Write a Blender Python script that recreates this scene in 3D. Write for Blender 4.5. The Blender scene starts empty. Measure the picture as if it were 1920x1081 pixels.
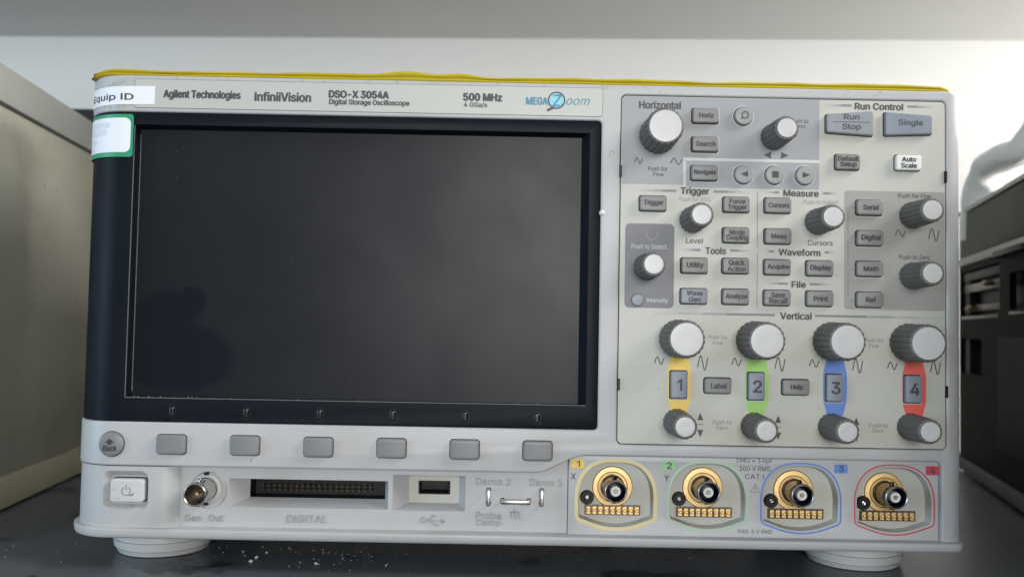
import bpy, bmesh, math, random
from mathutils import Vector, Matrix
from mathutils.geometry import interpolate_bezier

random.seed(7)
scene = bpy.context.scene
COL = scene.collection

# ---------------------------------------------------------------- camera
FPX, DIST, HC = 1650.0, 0.378, 0.1066
PITCH, YAW, ROLL = (math.radians(a) for a in (2.42016, 0.30907, 1.07168))
_f = Vector((math.sin(YAW) * math.cos(PITCH), math.cos(YAW) * math.cos(PITCH), math.sin(PITCH)))
_r0 = Vector((math.cos(YAW), -math.sin(YAW), 0))
_u0 = _r0.cross(_f)
_r = _r0 * math.cos(ROLL) + _u0 * math.sin(ROLL)
_u = -_r0 * math.sin(ROLL) + _u0 * math.cos(ROLL)
CAM = Vector((0, -DIST, HC))
cam_d = bpy.data.cameras.new('camera')
cam = bpy.data.objects.new('camera', cam_d)
COL.objects.link(cam)
cam.matrix_world = Matrix(((_r.x, _u.x, -_f.x, CAM.x), (_r.y, _u.y, -_f.y, CAM.y), (_r.z, _u.z, -_f.z, CAM.z), (0, 0, 0, 1)))
cam_d.sensor_width = 36.0
cam_d.lens = 36.0 * FPX / 1920.0
cam_d.clip_start = 0.01
cam_d.clip_end = 50
cam_d.dof.use_dof = True
cam_d.dof.focus_distance = 0.375
cam_d.dof.aperture_fstop = 10.0
scene.camera = cam

# ---------------------------------------------------------------- world, lamps, exposure
world = bpy.data.worlds.new('World')
scene.world = world
world.use_nodes = True
world.node_tree.nodes['Background'].inputs[0].default_value = (0.95, 0.975, 1.0, 1)
world.node_tree.nodes['Background'].inputs[1].default_value = 0.34


def area(name, loc, target, w, h, power, color):
    d = bpy.data.lights.new(name, 'AREA')
    d.shape = 'RECTANGLE'
    d.size, d.size_y = w, h
    d.energy = power
    d.color = color
    o = bpy.data.objects.new(name, d)
    COL.objects.link(o)
    o.location = loc
    o.rotation_euler = (Vector(target) - Vector(loc)).to_track_quat('-Z', 'Y').to_euler()
    return o


area('window_light', (1.15, -0.36, 0.88), (0.0, 0.0, 0.12), 0.55, 0.6, 20.0, (1.0, 0.975, 0.94))
area('side_window_light', (1.15, 0.22, 0.27), (0.42, 0.43, 0.32), 0.34, 0.14, 14.0, (1.0, 0.965, 0.93))
area('room_light', (0.13, -1.8, 0.30), (0.0, 0.0, 0.13), 0.55, 0.5, 19.0, (1.0, 0.985, 0.955))
area('left_window_light', (-1.4, -0.62, 0.26), (-0.1, 0.0, 0.05), 0.5, 0.6, 9.0, (0.50, 0.76, 1.0))

scene.view_settings.view_transform = 'Standard'
scene.view_settings.look = 'None'
scene.view_settings.exposure = 0.0
scene.view_settings.gamma = 1.0
scene.view_settings.use_curve_mapping = False
scene.cycles.max_bounces = 8
scene.cycles.use_denoising = True


# ---------------------------------------------------------------- measuring helpers
def _ray(px, py):
    return _f * FPX + _r * (px - 960.0) + _u * (540.5 - py)


def P(px, py, Y=0.0):
    """world point on the vertical plane y = Y seen at a photo pixel"""
    d = _ray(px, py)
    return CAM + d * ((Y + DIST) / d.y)


def F(px, py, z=0.0):
    d = _ray(px, py)
    return CAM + d * ((z - HC) / d.z)


def S(Y=0.0):
    return (Y + DIST) / FPX


XB, RW = -0.1665, 0.0215         # where the left end starts to bend back, bend radius
AMAX = math.radians(84)


def wrap_pt(v):
    if v.x >= XB:
        return v
    s = XB - v.x
    a = min(s / RW, AMAX)
    rr = RW - v.y
    x = XB - rr * math.sin(a)
    y = RW - rr * math.cos(a)
    ex = s - AMAX * RW
    if ex > 0:
        x -= ex * math.cos(AMAX)
        y += ex * math.sin(AMAX)
    return Vector((x, y, v.z))


XQ, RQ = 0.1905, 0.0066          # where the right end starts to round off, how far


def end_round(v):
    if v.x > XQ and v.y < 0.02:
        t = min(1.0, (v.x - XQ) / RQ)
        return Vector((v.x, v.y + 0.0052 * (1 - math.sqrt(max(0.0, 1 - t * t))), v.z))
    return wrap_pt(v)


# ---------------------------------------------------------------- materials
def mat(name, color, rough=0.5, metal=0.0, var=0.06, vscale=30.0, bump=0.0, bscale=900.0, spec=0.5, dirt=None, speck=None, coat=0.0):
    m = bpy.data.materials.new(name)
    m.use_nodes = True
    nt = m.node_tree
    b = nt.nodes['Principled BSDF']
    b.inputs['Roughness'].default_value = rough
    b.inputs['Metallic'].default_value = metal
    b.inputs['Specular IOR Level'].default_value = spec
    b.inputs['Coat Weight'].default_value = coat
    tc = nt.nodes.new('ShaderNodeTexCoord')
    col = None
    nz = nt.nodes.new('ShaderNodeTexNoise')
    nz.inputs['Scale'].default_value = vscale
    nz.inputs['Detail'].default_value = 5
    nt.links.new(tc.outputs['Object'], nz.inputs['Vector'])
    mix = nt.nodes.new('ShaderNodeMix')
    mix.data_type = 'RGBA'
    c = Vector(color[:3])
    mix.inputs[6].default_value = (*(c * (1 - var)), 1)
    mix.inputs[7].default_value = (*[min(1, x * (1 + var)) for x in c], 1)
    nt.links.new(nz.outputs['Fac'], mix.inputs[0])
    col = mix.outputs[2]

    def over(base, fac_socket, color2):
        mx = nt.nodes.new('ShaderNodeMix')
        mx.data_type = 'RGBA'
        nt.links.new(fac_socket, mx.inputs[0])
        nt.links.new(base, mx.inputs[6])
        mx.inputs[7].default_value = (*color2, 1)
        return mx.outputs[2]

    def noise_mask(scale, lo, hi, strength, off=0.0, detail=4):
        n = nt.nodes.new('ShaderNodeTexNoise')
        n.inputs['Scale'].default_value = scale
        n.inputs['Detail'].default_value = detail
        mp = nt.nodes.new('ShaderNodeMapping')
        mp.inputs['Location'].default_value = (off, off * 0.7, off * 1.3)
        nt.links.new(tc.outputs['Object'], mp.inputs['Vector'])
        nt.links.new(mp.outputs['Vector'], n.inputs['Vector'])
        r = nt.nodes.new('ShaderNodeMapRange')
        r.inputs['From Min'].default_value = lo
        r.inputs['From Max'].default_value = hi
        r.inputs['To Max'].default_value = strength
        nt.links.new(n.outputs['Fac'], r.inputs['Value'])
        return r.outputs['Result']

    if dirt:
        col = over(col, noise_mask(dirt[1], dirt[2], dirt[3], dirt[4], 3.1), dirt[0])
    if speck:
        col = over(col, noise_mask(speck[1], speck[2], speck[3], speck[4], 9.7, 1), speck[0])
    nt.links.new(col, b.inputs['Base Color'])
    # uneven gloss
    rr = nt.nodes.new('ShaderNodeMapRange')
    rr.inputs['To Min'].default_value = max(0.02, rough - 0.07)
    rr.inputs['To Max'].default_value = min(1, rough + 0.07)
    nt.links.new(nz.outputs['Fac'], rr.inputs['Value'])
    nt.links.new(rr.outputs['Result'], b.inputs['Roughness'])
    if bump:
        n2 = nt.nodes.new('ShaderNodeTexNoise')
        n2.inputs['Scale'].default_value = bscale
        n2.inputs['Detail'].default_value = 2
        nt.links.new(tc.outputs['Object'], n2.inputs['Vector'])
        bp = nt.nodes.new('ShaderNodeBump')
        bp.inputs['Strength'].default_value = bump
        bp.inputs['Distance'].default_value = 0.0004
        nt.links.new(n2.outputs['Fac'], bp.inputs['Height'])
        nt.links.new(bp.outputs['Normal'], b.inputs['Normal'])
    return m


DIRT = (0.30, 0.28, 0.22)
M = {
    'case': mat('case_plastic', (0.425, 0.43, 0.435), 0.42, var=0.03, bump=0.12, bscale=2500, dirt=(DIRT, 38, 0.54, 0.80, 0.30), speck=((0.3, 0.29, 0.26), 420, 0.75, 0.79, 0.3)),
    'panel': mat('panel_plastic', (0.47, 0.475, 0.43), 0.48, var=0.03, bump=0.1, bscale=2500, dirt=(DIRT, 40, 0.60, 0.85, 0.25), speck=((0.3, 0.29, 0.26), 380, 0.75, 0.80, 0.25)),
    'zone_blue': mat('printed_bluish_grey', (0.295, 0.31, 0.33), 0.48, var=0.03, bump=0.1, bscale=2500),
    'zone_grey': mat('printed_warm_grey', (0.30, 0.295, 0.275), 0.48, var=0.03, bump=0.1, bscale=2500),
    'zone_dark': mat('printed_slate_grey', (0.13, 0.135, 0.155), 0.45, var=0.04),
    'plate_pale': mat('printed_pale_line', (0.56, 0.565, 0.55), 0.45),
    'name': mat('nameplate_plastic', (0.45, 0.46, 0.43), 0.40, var=0.03, dirt=(DIRT, 50, 0.62, 0.85, 0.3)),
    'bezel': mat('bezel_plastic', (0.0055, 0.008, 0.0125), 0.42, var=0.15, spec=0.085, bump=0.08, bscale=2500),
    'edge': mat('dusty_or_lit_edge', (0.11, 0.115, 0.12), 0.6, var=0.3, vscale=200),  # dust and joint lines, plus lit display edges painted as pale colour
    'gap': mat('dark_gap', (0.025, 0.025, 0.025), 0.7),
    'marker': mat('glossy_black', (0.006, 0.007, 0.010), 0.2),
    'nickel_rim': mat('bright_nickel_rim', (0.50, 0.48, 0.45), 0.3, 1.0, var=0.05),
    'black': mat('black_plastic', (0.008, 0.008, 0.009), 0.45, spec=0.25),
    'key': mat('key_rubber', (0.205, 0.203, 0.20), 0.45, var=0.05, vscale=80),
    'key_round': mat('round_key_rubber', (0.275, 0.28, 0.285), 0.45, var=0.05, vscale=80),
    'key_blue': mat('key_slate', (0.20, 0.225, 0.27), 0.42, var=0.05),
    'key_run': mat('key_run', (0.235, 0.25, 0.28), 0.42, var=0.05),
    'key_white': mat('key_white', (0.70, 0.70, 0.68), 0.42, var=0.03),
    'softkey': mat('softkey_rubber', (0.185, 0.192, 0.20), 0.40, var=0.07, vscale=120),
    'power': mat('power_key', (0.52, 0.53, 0.53), 0.42, var=0.04, speck=((0.2, 0.2, 0.2), 350, 0.69, 0.75, 0.6)),
    'knob': mat('knob_rubber', (0.120, 0.117, 0.107), 0.55, var=0.22, vscale=150),
    'cap': mat('knob_cap', (0.52, 0.52, 0.52), 0.38, var=0.03, vscale=120, speck=((0.4, 0.4, 0.4), 300, 0.72, 0.8, 0.4)),
    'ink': mat('ink_grey', (0.052, 0.054, 0.060), 0.5),
    'ink_dark': mat('ink_dark', (0.035, 0.036, 0.042), 0.5),
    'ink_soft': mat('ink_soft', (0.20, 0.20, 0.205), 0.5),
    'ink_faint': mat('ink_faint', (0.30, 0.30, 0.30), 0.5),
    'ink_white': mat('ink_white', (0.55, 0.56, 0.58), 0.5),
    'teal': mat('ink_teal', (0.03, 0.22, 0.33), 0.45),
    'sky': mat('ink_light_blue', (0.25, 0.55, 0.68), 0.45),
    'c1': mat('print_yellow', (0.75, 0.52, 0.10), 0.5),
    'c1_pale': mat('print_pale_yellow', (0.66, 0.56, 0.30), 0.5),
    'c2': mat('print_green', (0.30, 0.55, 0.13), 0.5),
    'c2_tag': mat('print_tag_green', (0.25, 0.50, 0.24), 0.5),
    'c2_pale': mat('print_pale_green', (0.38, 0.52, 0.38), 0.5),
    'c3': mat('print_blue', (0.10, 0.21, 0.56), 0.5),
    'c4': mat('print_red', (0.70, 0.10, 0.075), 0.5),
    'c4_ring': mat('print_crimson', (0.50, 0.05, 0.075), 0.5),
    'well': mat('well_plastic', (0.44, 0.44, 0.40), 0.5, var=0.04, bump=0.1, bscale=2500),
    'gold': mat('gold_plating', (0.70, 0.50, 0.24), 0.5, 1.0, var=0.08, vscale=300),
    'brass_dark': mat('tarnished_pin', (0.32, 0.24, 0.13), 0.4, 1.0, var=0.2),
    'nickel': mat('nickel_plating', (0.56, 0.53, 0.48), 0.16, 1.0, var=0.06, vscale=200),
    'nickel_dark': mat('dark_nickel', (0.10, 0.088, 0.075), 0.28, 1.0, var=0.1, vscale=200),
    'socket': mat('socket_inside', (0.008, 0.009, 0.018), 0.55, spec=0.2),
    'ptfe': mat('insulator_white', (0.62, 0.62, 0.62), 0.4),
    'steel': mat('tinned_steel', (0.62, 0.62, 0.60), 0.28, 1.0, var=0.1, vscale=300),
    'yellow': mat('yellow_plastic_film', (0.43, 0.34, 0.012), 0.5, var=0.14, vscale=60, speck=((0.15, 0.12, 0.05), 260, 0.72, 0.78, 0.5)),
    'sticker': mat('sticker_white', (0.76, 0.78, 0.82), 0.45, var=0.02),
    'sticker_green': mat('sticker_green', (0.015, 0.27, 0.13), 0.42),
    'smudge': mat('sticker_faded_print', (0.52, 0.55, 0.62), 0.5, var=0.12, vscale=300),
    'smudge2': mat('sticker_faint_print', (0.64, 0.67, 0.73), 0.5, var=0.10, vscale=300),
    'residue': mat('tape_residue', (0.40, 0.38, 0.28), 0.8, var=0.3, vscale=600),
    'chip': mat('chipped_plastic', (0.75, 0.75, 0.74), 0.4),
    'emboss': mat('shaded_raised_letters', (0.30, 0.305, 0.305), 0.5, var=0.15, vscale=200),  # darker than the panel: shade around the raised letters put into their colour
    'foot': mat('foot_plastic', (0.47, 0.485, 0.49), 0.42, var=0.03),
    'crumb': mat('crumb_white', (0.48, 0.47, 0.44), 0.5),
}


def screen_mat():
    m = mat('display_glass', (0.0085, 0.0105, 0.0145), 0.34, var=0.10, vscale=14, spec=0.17)
    nt = m.node_tree
    b = nt.nodes['Principled BSDF']
    tc = nt.nodes.new('ShaderNodeTexCoord')
    # irregular patch of lower specular level, lower left of the glass
    nz = nt.nodes.new('ShaderNodeTexNoise')
    nz.inputs['Scale'].default_value = 40
    nt.links.new(tc.outputs['Object'], nz.inputs['Vector'])
    add = nt.nodes.new('ShaderNodeVectorMath')
    add.operation = 'MULTIPLY_ADD'
    add.inputs[1].default_value = (0.011,) * 3
    nt.links.new(nz.outputs['Color'], add.inputs[0])
    nt.links.new(tc.outputs['Object'], add.inputs[2])
    prev = None
    for (px, py, rx, ry) in ((350, 668, 86, 66), (312, 590, 62, 44), (363, 566, 27, 30), (285, 660, 52, 60)):
        p = P(px, py, 0.005)
        mp = nt.nodes.new('ShaderNodeVectorMath')
        mp.operation = 'SUBTRACT'
        mp.inputs[1].default_value = (p.x - SCOPE.x + 0.0055, 0, p.z - SCOPE.z + 0.0055)
        nt.links.new(add.outputs[0], mp.inputs[0])
        sc = nt.nodes.new('ShaderNodeVectorMath')
        sc.operation = 'MULTIPLY'
        k = S(0.005)
        sc.inputs[1].default_value = (1 / (rx * k), 0, 1 / (ry * k))
        nt.links.new(mp.outputs[0], sc.inputs[0])
        ln = nt.nodes.new('ShaderNodeVectorMath')
        ln.operation = 'LENGTH'
        nt.links.new(sc.outputs[0], ln.inputs[0])
        if prev is None:
            prev = ln.outputs['Value']
        else:
            mn = nt.nodes.new('ShaderNodeMath')
            mn.operation = 'SMOOTH_MIN'
            mn.inputs[2].default_value = 0.25
            nt.links.new(prev, mn.inputs[0])
            nt.links.new(ln.outputs['Value'], mn.inputs[1])
            prev = mn.outputs[0]
    mr = nt.nodes.new('ShaderNodeMapRange')
    mr.inputs['From Min'].default_value = 0.84
    mr.inputs['From Max'].default_value = 1.10
    mr.inputs['To Min'].default_value = 0.065
    mr.inputs['To Max'].default_value = 0.17
    nt.links.new(prev, mr.inputs['Value'])
    n3 = nt.nodes.new('ShaderNodeTexNoise')
    n3.inputs['Scale'].default_value = 22
    n3.inputs['Detail'].default_value = 7
    n3.inputs['Distortion'].default_value = 0.6
    nt.links.new(tc.outputs['Object'], n3.inputs['Vector'])
    r3 = nt.nodes.new('ShaderNodeMapRange')
    r3.inputs['From Min'].default_value = 0.35
    r3.inputs['From Max'].default_value = 0.72
    r3.inputs['To Min'].default_value = 0.86
    r3.inputs['To Max'].default_value = 1.16
    nt.links.new(n3.outputs['Fac'], r3.inputs['Value'])
    mu = nt.nodes.new('ShaderNodeMath')
    mu.operation = 'MULTIPLY'
    nt.links.new(mr.outputs['Result'], mu.inputs[0])
    nt.links.new(r3.outputs['Result'], mu.inputs[1])
    nt.links.new(mu.outputs[0], b.inputs['Specular IOR Level'])
    return m


# ---------------------------------------------------------------- lettering: Blender's own sans serif, else its default
import os
FONT = None
try:
    _fp = os.path.join(bpy.utils.system_resource('DATAFILES', path='fonts'), 'Inter.woff2')
    if os.path.exists(_fp):
        FONT = bpy.data.fonts.load(_fp)
except Exception:
    FONT = None


# ---------------------------------------------------------------- mesh helpers
def to_world(v, yc):
    return Vector((v[0], yc - v[2], v[1]))


class MB:
    """collects pieces (with materials) into one mesh"""

    def __init__(self):
        self.v, self.f, self.m, self.s, self.mats = [], [], [], [], []

    def mi(self, m):
        if m not in self.mats:
            self.mats.append(m)
        return self.mats.index(m)

    def add(self, verts, faces, m, smooth=False, fn=None):
        o = len(self.v)
        i = self.mi(m)
        self.v += [fn(Vector(p)) if fn else Vector(p) for p in verts]
        for fc in faces:
            self.f.append(tuple(o + k for k in fc))
            self.m.append(i)
            self.s.append(smooth)

    def bm(self, b, m, smooth=False, fn=None):
        b.verts.index_update()
        self.add([v.co.copy() for v in b.verts], [[v.index for v in f.verts] for f in b.faces], m, smooth, fn)
        b.free()

    def box(self, c, size, m, bevel=0.0, seg=2, fn=None, rot=None):
        b = bmesh.new()
        bmesh.ops.create_cube(b, size=1.0)
        bmesh.ops.scale(b, vec=size, verts=b.verts)
        if bevel:
            bmesh.ops.bevel(b, geom=b.edges[:], offset=bevel, segments=seg, affect='EDGES', profile=0.5)
        if rot:
            bmesh.ops.transform(b, matrix=rot, verts=b.verts)
        bmesh.ops.translate(b, vec=c, verts=b.verts)
        self.bm(b, m, bool(bevel), fn)

    def lathe(self, prof, c, m, n=48, mod=None, smooth=True, axis='Y', cap_start=False, cap_end=False):
        """prof: (radius, along) pairs; axis Y means along is y"""
        vs, fs = [], []
        for (r, t) in prof:
            for k in range(n):
                a = 2 * math.pi * k / n
                q = r * (mod(a, t, r) if mod else 1)
                if axis == 'Y':
                    vs.append((c[0] + q * math.cos(a), c[1] + t, c[2] + q * math.sin(a)))
                else:
                    vs.append((c[0] + q * math.cos(a), c[1] + q * math.sin(a), c[2] + t))
        for i in range(len(prof) - 1):
            for k in range(n):
                k2 = (k + 1) % n
                fs.append((i * n + k, i * n + k2, (i + 1) * n + k2, (i + 1) * n + k))
        if cap_start:
            fs.append(tuple(range(n)))
        if cap_end:
            fs.append(tuple((len(prof) - 1) * n + k for k in range(n)))
        self.add(vs, fs, m, smooth)

    def plate(self, outer, holes, yf, yb, m, bevel=0.0, seg=2, fn=None, cuts=None, smooth=False):
        """flat plate with holes, outline in world (x, z), front at y = yf, back at y = yb"""
        cu = bpy.data.curves.new('outline', 'CURVE')
        cu.dimensions = '2D'
        cu.fill_mode = 'BOTH'
        for pts in [outer] + list(holes):
            sp = cu.splines.new('POLY')
            sp.points.add(len(pts) - 1)
            for q, p in zip(sp.points, pts):
                q.co = (p[0], p[1], 0, 1)
            sp.use_cyclic_u = True
        h = (yb - yf) / 2
        cu.extrude = max(1e-6, h - bevel)
        cu.bevel_depth = bevel
        cu.bevel_resolution = seg
        cu.offset = -bevel
        o = bpy.data.objects.new('outline', cu)
        COL.objects.link(o)
        dg = bpy.context.evaluated_depsgraph_get()
        me = bpy.data.meshes.new_from_object(o.evaluated_get(dg))
        b = bmesh.new()
        b.from_mesh(me)
        bpy.data.objects.remove(o)
        bpy.data.curves.remove(cu)
        bpy.data.meshes.remove(me)
        yc = (yf + yb) / 2
        for v in b.verts:
            v.co = to_world(v.co, yc)
        bmesh.ops.remove_doubles(b, verts=b.verts, dist=1e-7)
        for x in (cuts or []):
            bmesh.ops.bisect_plane(b, geom=b.verts[:] + b.edges[:] + b.faces[:], plane_co=(x, 0, 0), plane_no=(1, 0, 0), dist=1e-7)
        self.bm(b, m, smooth, fn)

    def loft(self, rings, m, smooth=False, fn=None, cap=False):
        n = len(rings[0])
        vs = [p for r in rings for p in r]
        fs = []
        for i in range(len(rings) - 1):
            for k in range(n):
                k2 = (k + 1) % n
                fs.append((i * n + k, (i + 1) * n + k, (i + 1) * n + k2, i * n + k2))
        if cap:
            fs.append(tuple((len(rings) - 1) * n + k for k in range(n)))
        self.add(vs, fs, m, smooth, fn)

    def ribbon(self, pts, w, y, m, closed=False, thick=0.00005, fn=None):
        """printed stroke along (x, z) points"""
        n = len(pts)
        L, R_ = [], []
        for i in range(n):
            a = pts[i - 1] if (i or closed) else pts[i]
            b = pts[(i + 1) % n] if (i < n - 1 or closed) else pts[i]
            t = Vector((b[0] - a[0], b[1] - a[1]))
            t.normalize()
            nx, nz = -t.y * w / 2, t.x * w / 2
            L.append((pts[i][0] + nx, y, pts[i][1] + nz))
            R_.append((pts[i][0] - nx, y, pts[i][1] - nz))
        vs = L + R_
        fs = [(i, i + 1, n + i + 1, n + i) for i in range(n - 1)]
        if closed:
            fs.append((n - 1, 0, n, 2 * n - 1))
        self.add(vs, fs, m, False, fn)

    def poly(self, pts, y, m, fn=None):
        self.add([(p[0], y, p[1]) for p in pts], [tuple(range(len(pts)))], m, False, fn)

    def text(self, s, px, py, w, h, m, Y=0.0, bold=0.0, thick=0.0, fn=None, shear=0.0, line=0.8, at=None):
        """text whose ink box is w x h photo pixels, centred at a photo pixel of the plane y = Y"""
        if s == '1':
            k = S(Y)
            c = P(px, py, Y)
            W_, H_ = w * k / 2, h * k / 2
            st = 0.19 * h * k
            self.poly([(c.x + W_, c.z - H_), (c.x + W_, c.z + H_), (c.x + W_ - st * 0.8, c.z + H_), (c.x - W_, c.z + H_ * 0.55), (c.x - W_, c.z + H_ * 0.2), (c.x + W_ - st, c.z + H_ * 0.52), (c.x + W_ - st, c.z - H_)], Y - 0.00008, m, fn)
            return
        cu = bpy.data.curves.new('text', 'FONT')
        # plain upright strokes for I and l, as on the panel
        cu.body = s.replace('I', '\u0399').replace('l', '\u0399') if FONT else s
        cu.size = 1.0
        if FONT:
            cu.font = FONT
        cu.shear = shear
        cu.align_x = 'CENTER'
        cu.space_line = line
        o = bpy.data.objects.new('text', cu)
        COL.objects.link(o)
        dg = bpy.context.evaluated_depsgraph_get()
        crv = o.to_curve(dg, apply_modifiers=False)
        loops = []
        for sp in crv.splines:
            if sp.type == 'BEZIER':
                bp, lp = sp.bezier_points, []
                for a_ in range(len(bp)):
                    p_, q_ = bp[a_], bp[(a_ + 1) % len(bp)]
                    if p_.handle_right_type == 'VECTOR' and q_.handle_left_type == 'VECTOR':
                        lp.append((p_.co.x, p_.co.y))
                        continue
                    seg_ = interpolate_bezier(p_.co, p_.handle_right, q_.handle_left, q_.co, 5)
                    lp += [(t_.x, t_.y) for t_ in seg_[:-1]]
            else:
                lp = [(p_.co.x, p_.co.y) for p_ in sp.points]
            cl = []
            for p_ in lp:
                if not cl or abs(p_[0] - cl[-1][0]) + abs(p_[1] - cl[-1][1]) > 1e-4:
                    cl.append(p_)
            if len(cl) > 2 and abs(cl[0][0] - cl[-1][0]) + abs(cl[0][1] - cl[-1][1]) < 1e-4:
                cl.pop()
            # straight runs keep only their ends
            def thin(pts_):
                # Douglas-Peucker: keep only points that shape the outline
                if len(pts_) < 3:
                    return pts_
                (ax, ay), (bx, by) = pts_[0], pts_[-1]
                L_ = math.hypot(bx - ax, by - ay) or 1e-9
                ds_ = [abs((bx - ax) * (ay - q_[1]) - (ax - q_[0]) * (by - ay)) / L_ for q_ in pts_[1:-1]]
                m_ = max(range(len(ds_)), key=ds_.__getitem__)
                if ds_[m_] < 0.0012:
                    return [pts_[0], pts_[-1]]
                return thin(pts_[:m_ + 2])[:-1] + thin(pts_[m_ + 1:])

            far_ = max(range(len(cl)), key=lambda q_: math.hypot(cl[q_][0] - cl[0][0], cl[q_][1] - cl[0][1]))
            cl = thin(cl[:far_ + 1])[:-1] + thin(cl[far_:] + [cl[0]])[:-1]
            # a crossbar that pokes into its own stem is trimmed at the stem
            nc = len(cl)
            vert = [(cl[q_][0], min(cl[q_][1], cl[(q_ + 1) % nc][1]), max(cl[q_][1], cl[(q_ + 1) % nc][1])) for q_ in range(nc) if abs(cl[q_][0] - cl[(q_ + 1) % nc][0]) < 1e-3 and abs(cl[q_][1] - cl[(q_ + 1) % nc][1]) > 0.3]
            for q_ in range(nc):
                a_, e_ = cl[q_], cl[(q_ + 1) % nc]
                if abs(a_[0] - e_[0]) < 1e-3 and 0.02 < abs(a_[1] - e_[1]) < 0.09:
                    for (vx, v0, v1) in vert:
                        if 0.004 < vx - a_[0] < 0.05 and v0 < min(a_[1], e_[1]) and v1 > max(a_[1], e_[1]):
                            cl[q_] = (vx + 0.001, a_[1])
                            cl[(q_ + 1) % nc] = (vx + 0.001, e_[1])
            if len(cl) > 2:
                loops.append(cl)
        o.to_curve_clear()
        bpy.data.objects.remove(o)
        bpy.data.curves.remove(cu)

        def area2(lp):
            return sum(lp[q_ - 1][0] * lp[q_][1] - lp[q_][0] * lp[q_ - 1][1] for q_ in range(len(lp)))

        def inside(pt, lp):
            r_ = False
            for q_ in range(len(lp)):
                (ax, ay), (bx, by) = lp[q_ - 1], lp[q_]
                if (ay > pt[1]) != (by > pt[1]) and pt[0] < (bx - ax) * (pt[1] - ay) / (by - ay) + ax:
                    r_ = not r_
            return r_

        big_ = max(loops, key=lambda l_: abs(area2(l_)))
        sgn_ = 1 if area2(big_) > 0 else -1
        outs = [l_ for l_ in loops if area2(l_) * sgn_ > 0]
        groups = [[l_] for l_ in outs]
        for l_ in loops:
            if area2(l_) * sgn_ <= 0:
                own = [g_ for g_ in groups if all(inside(p_, g_[0]) for p_ in l_[::3])]
                if own:
                    min(own, key=lambda g_: abs(area2(g_[0]))).append(l_)
                else:
                    groups.append([l_])
        # contours that overlap one another are filled on separate layers
        layers = []
        for g_ in groups:
            xs_ = [p_[0] for p_ in g_[0]]
            ys_ = [p_[1] for p_ in g_[0]]
            bb_ = (min(xs_), max(xs_), min(ys_), max(ys_))
            for ly in layers:
                if all(bb_[1] < o_[0] - 1e-4 or bb_[0] > o_[1] or bb_[3] < o_[2] or bb_[2] > o_[3] for o_ in ly[0]):
                    break
            else:
                ly = ([], [])
                layers.append(ly)
            ly[0].append(bb_)
            ly[1].extend(g_)
        allp = [p_ for l_ in loops for p_ in l_]
        x0, x1 = min(p_[0] for p_ in allp), max(p_[0] for p_ in allp)
        y0, y1 = min(p_[1] for p_ in allp), max(p_[1] for p_ in allp)
        k = S(Y)
        c = P(px, py, Y) if at is None else Vector((at[0], 0, at[1]))
        sx, sz = w * k / (x1 - x0), h * k / (y1 - y0)
        yt = Y - max(thick, 0.00008)
        d = 0 if thick else bold * 2.2 * h * k
        for gi, (_, g_) in enumerate(layers):
            fc_ = bpy.data.curves.new('fill', 'CURVE')
            fc_.dimensions = '2D'
            fc_.fill_mode = 'BOTH'
            for l_ in g_:
                sp = fc_.splines.new('POLY')
                sp.points.add(len(l_) - 1)
                for q_, p_ in zip(sp.points, l_):
                    q_.co = (p_[0], p_[1], 0, 1)
                sp.use_cyclic_u = True
            fo_ = bpy.data.objects.new('fill', fc_)
            COL.objects.link(fo_)
            dg = bpy.context.evaluated_depsgraph_get()
            me = bpy.data.meshes.new_from_object(fo_.evaluated_get(dg))
            tri_ = [tuple(p_.vertices) for p_ in me.polygons]
            tidy = lambda x_, y_: ((x_ - (x0 + x1) / 2) * sx + c.x, (y_ - (y0 + y1) / 2) * sz + c.z)
            flat = [tidy(v_.co.x, v_.co.y) for v_ in me.vertices]
            bpy.data.objects.remove(fo_)
            bpy.data.curves.remove(fc_)
            bpy.data.meshes.remove(me)
            yy = yt - (gi % 3) * 0.0000015
            for i_, (ex, ez) in enumerate(((-d, 0), (d, 0), (0, d * 0.7), (0, -d * 0.7)) if d > 0 else ((0, 0),)):
                self.add([(a + ex, yy - i_ * 0.000005, b + ez) for a, b in flat], [tuple(t_) for t_ in tri_], m, False, fn)
            if thick:
                for l_ in g_:
                    n = len(l_)
                    ring_ = [tidy(*p_) for p_ in l_]
                    self.add([(a, yt, b) for a, b in ring_] + [(a, Y + 0.0001, b) for a, b in ring_],
                             [(q_, (q_ + 1) % n, n + (q_ + 1) % n, n + q_) for q_ in range(n)], m, False, fn)

    def mesh(self, name):
        me = bpy.data.meshes.new(name)
        me.from_pydata(self.v, [], self.f)
        for m in self.mats:
            me.materials.append(m)
        me.polygons.foreach_set('material_index', self.m)
        me.polygons.foreach_set('use_smooth', self.s)
        me.update()
        b = bmesh.new()
        b.from_mesh(me)
        bmesh.ops.recalc_face_normals(b, faces=b.faces)
        # flat printed faces must look at the viewer
        for fc in b.faces:
            if len(fc.link_loops if hasattr(fc, 'link_loops') else []) == 0 and all(e.is_boundary for e in fc.edges):
                if fc.normal.y > 0:
                    fc.normal_flip()
        b.to_mesh(me)
        b.free()
        if any(self.s):
            try:
                me.set_sharp_from_angle(angle=math.radians(38))
            except Exception:
                pass
        return me


ORG = {}


def obj(name, mb, parent=None, loc=None, label=None, local=False):
    """one mesh object; its vertices are given in world space unless local"""
    me = mb.mesh(name) if isinstance(mb, MB) else mb
    o = bpy.data.objects.new(name, me)
    COL.objects.link(o)
    po = ORG.get(parent.name, Vector()) if parent else Vector()
    if not local:
        base = loc or (po if parent else Vector())
        me.transform(Matrix.Translation(-Vector(base)))
    else:
        base = loc or po
    if parent:
        o.parent = parent
    o.location = Vector(base) - po
    ORG[o.name] = Vector(base)
    if label:
        o['label'] = label
    return o


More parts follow.
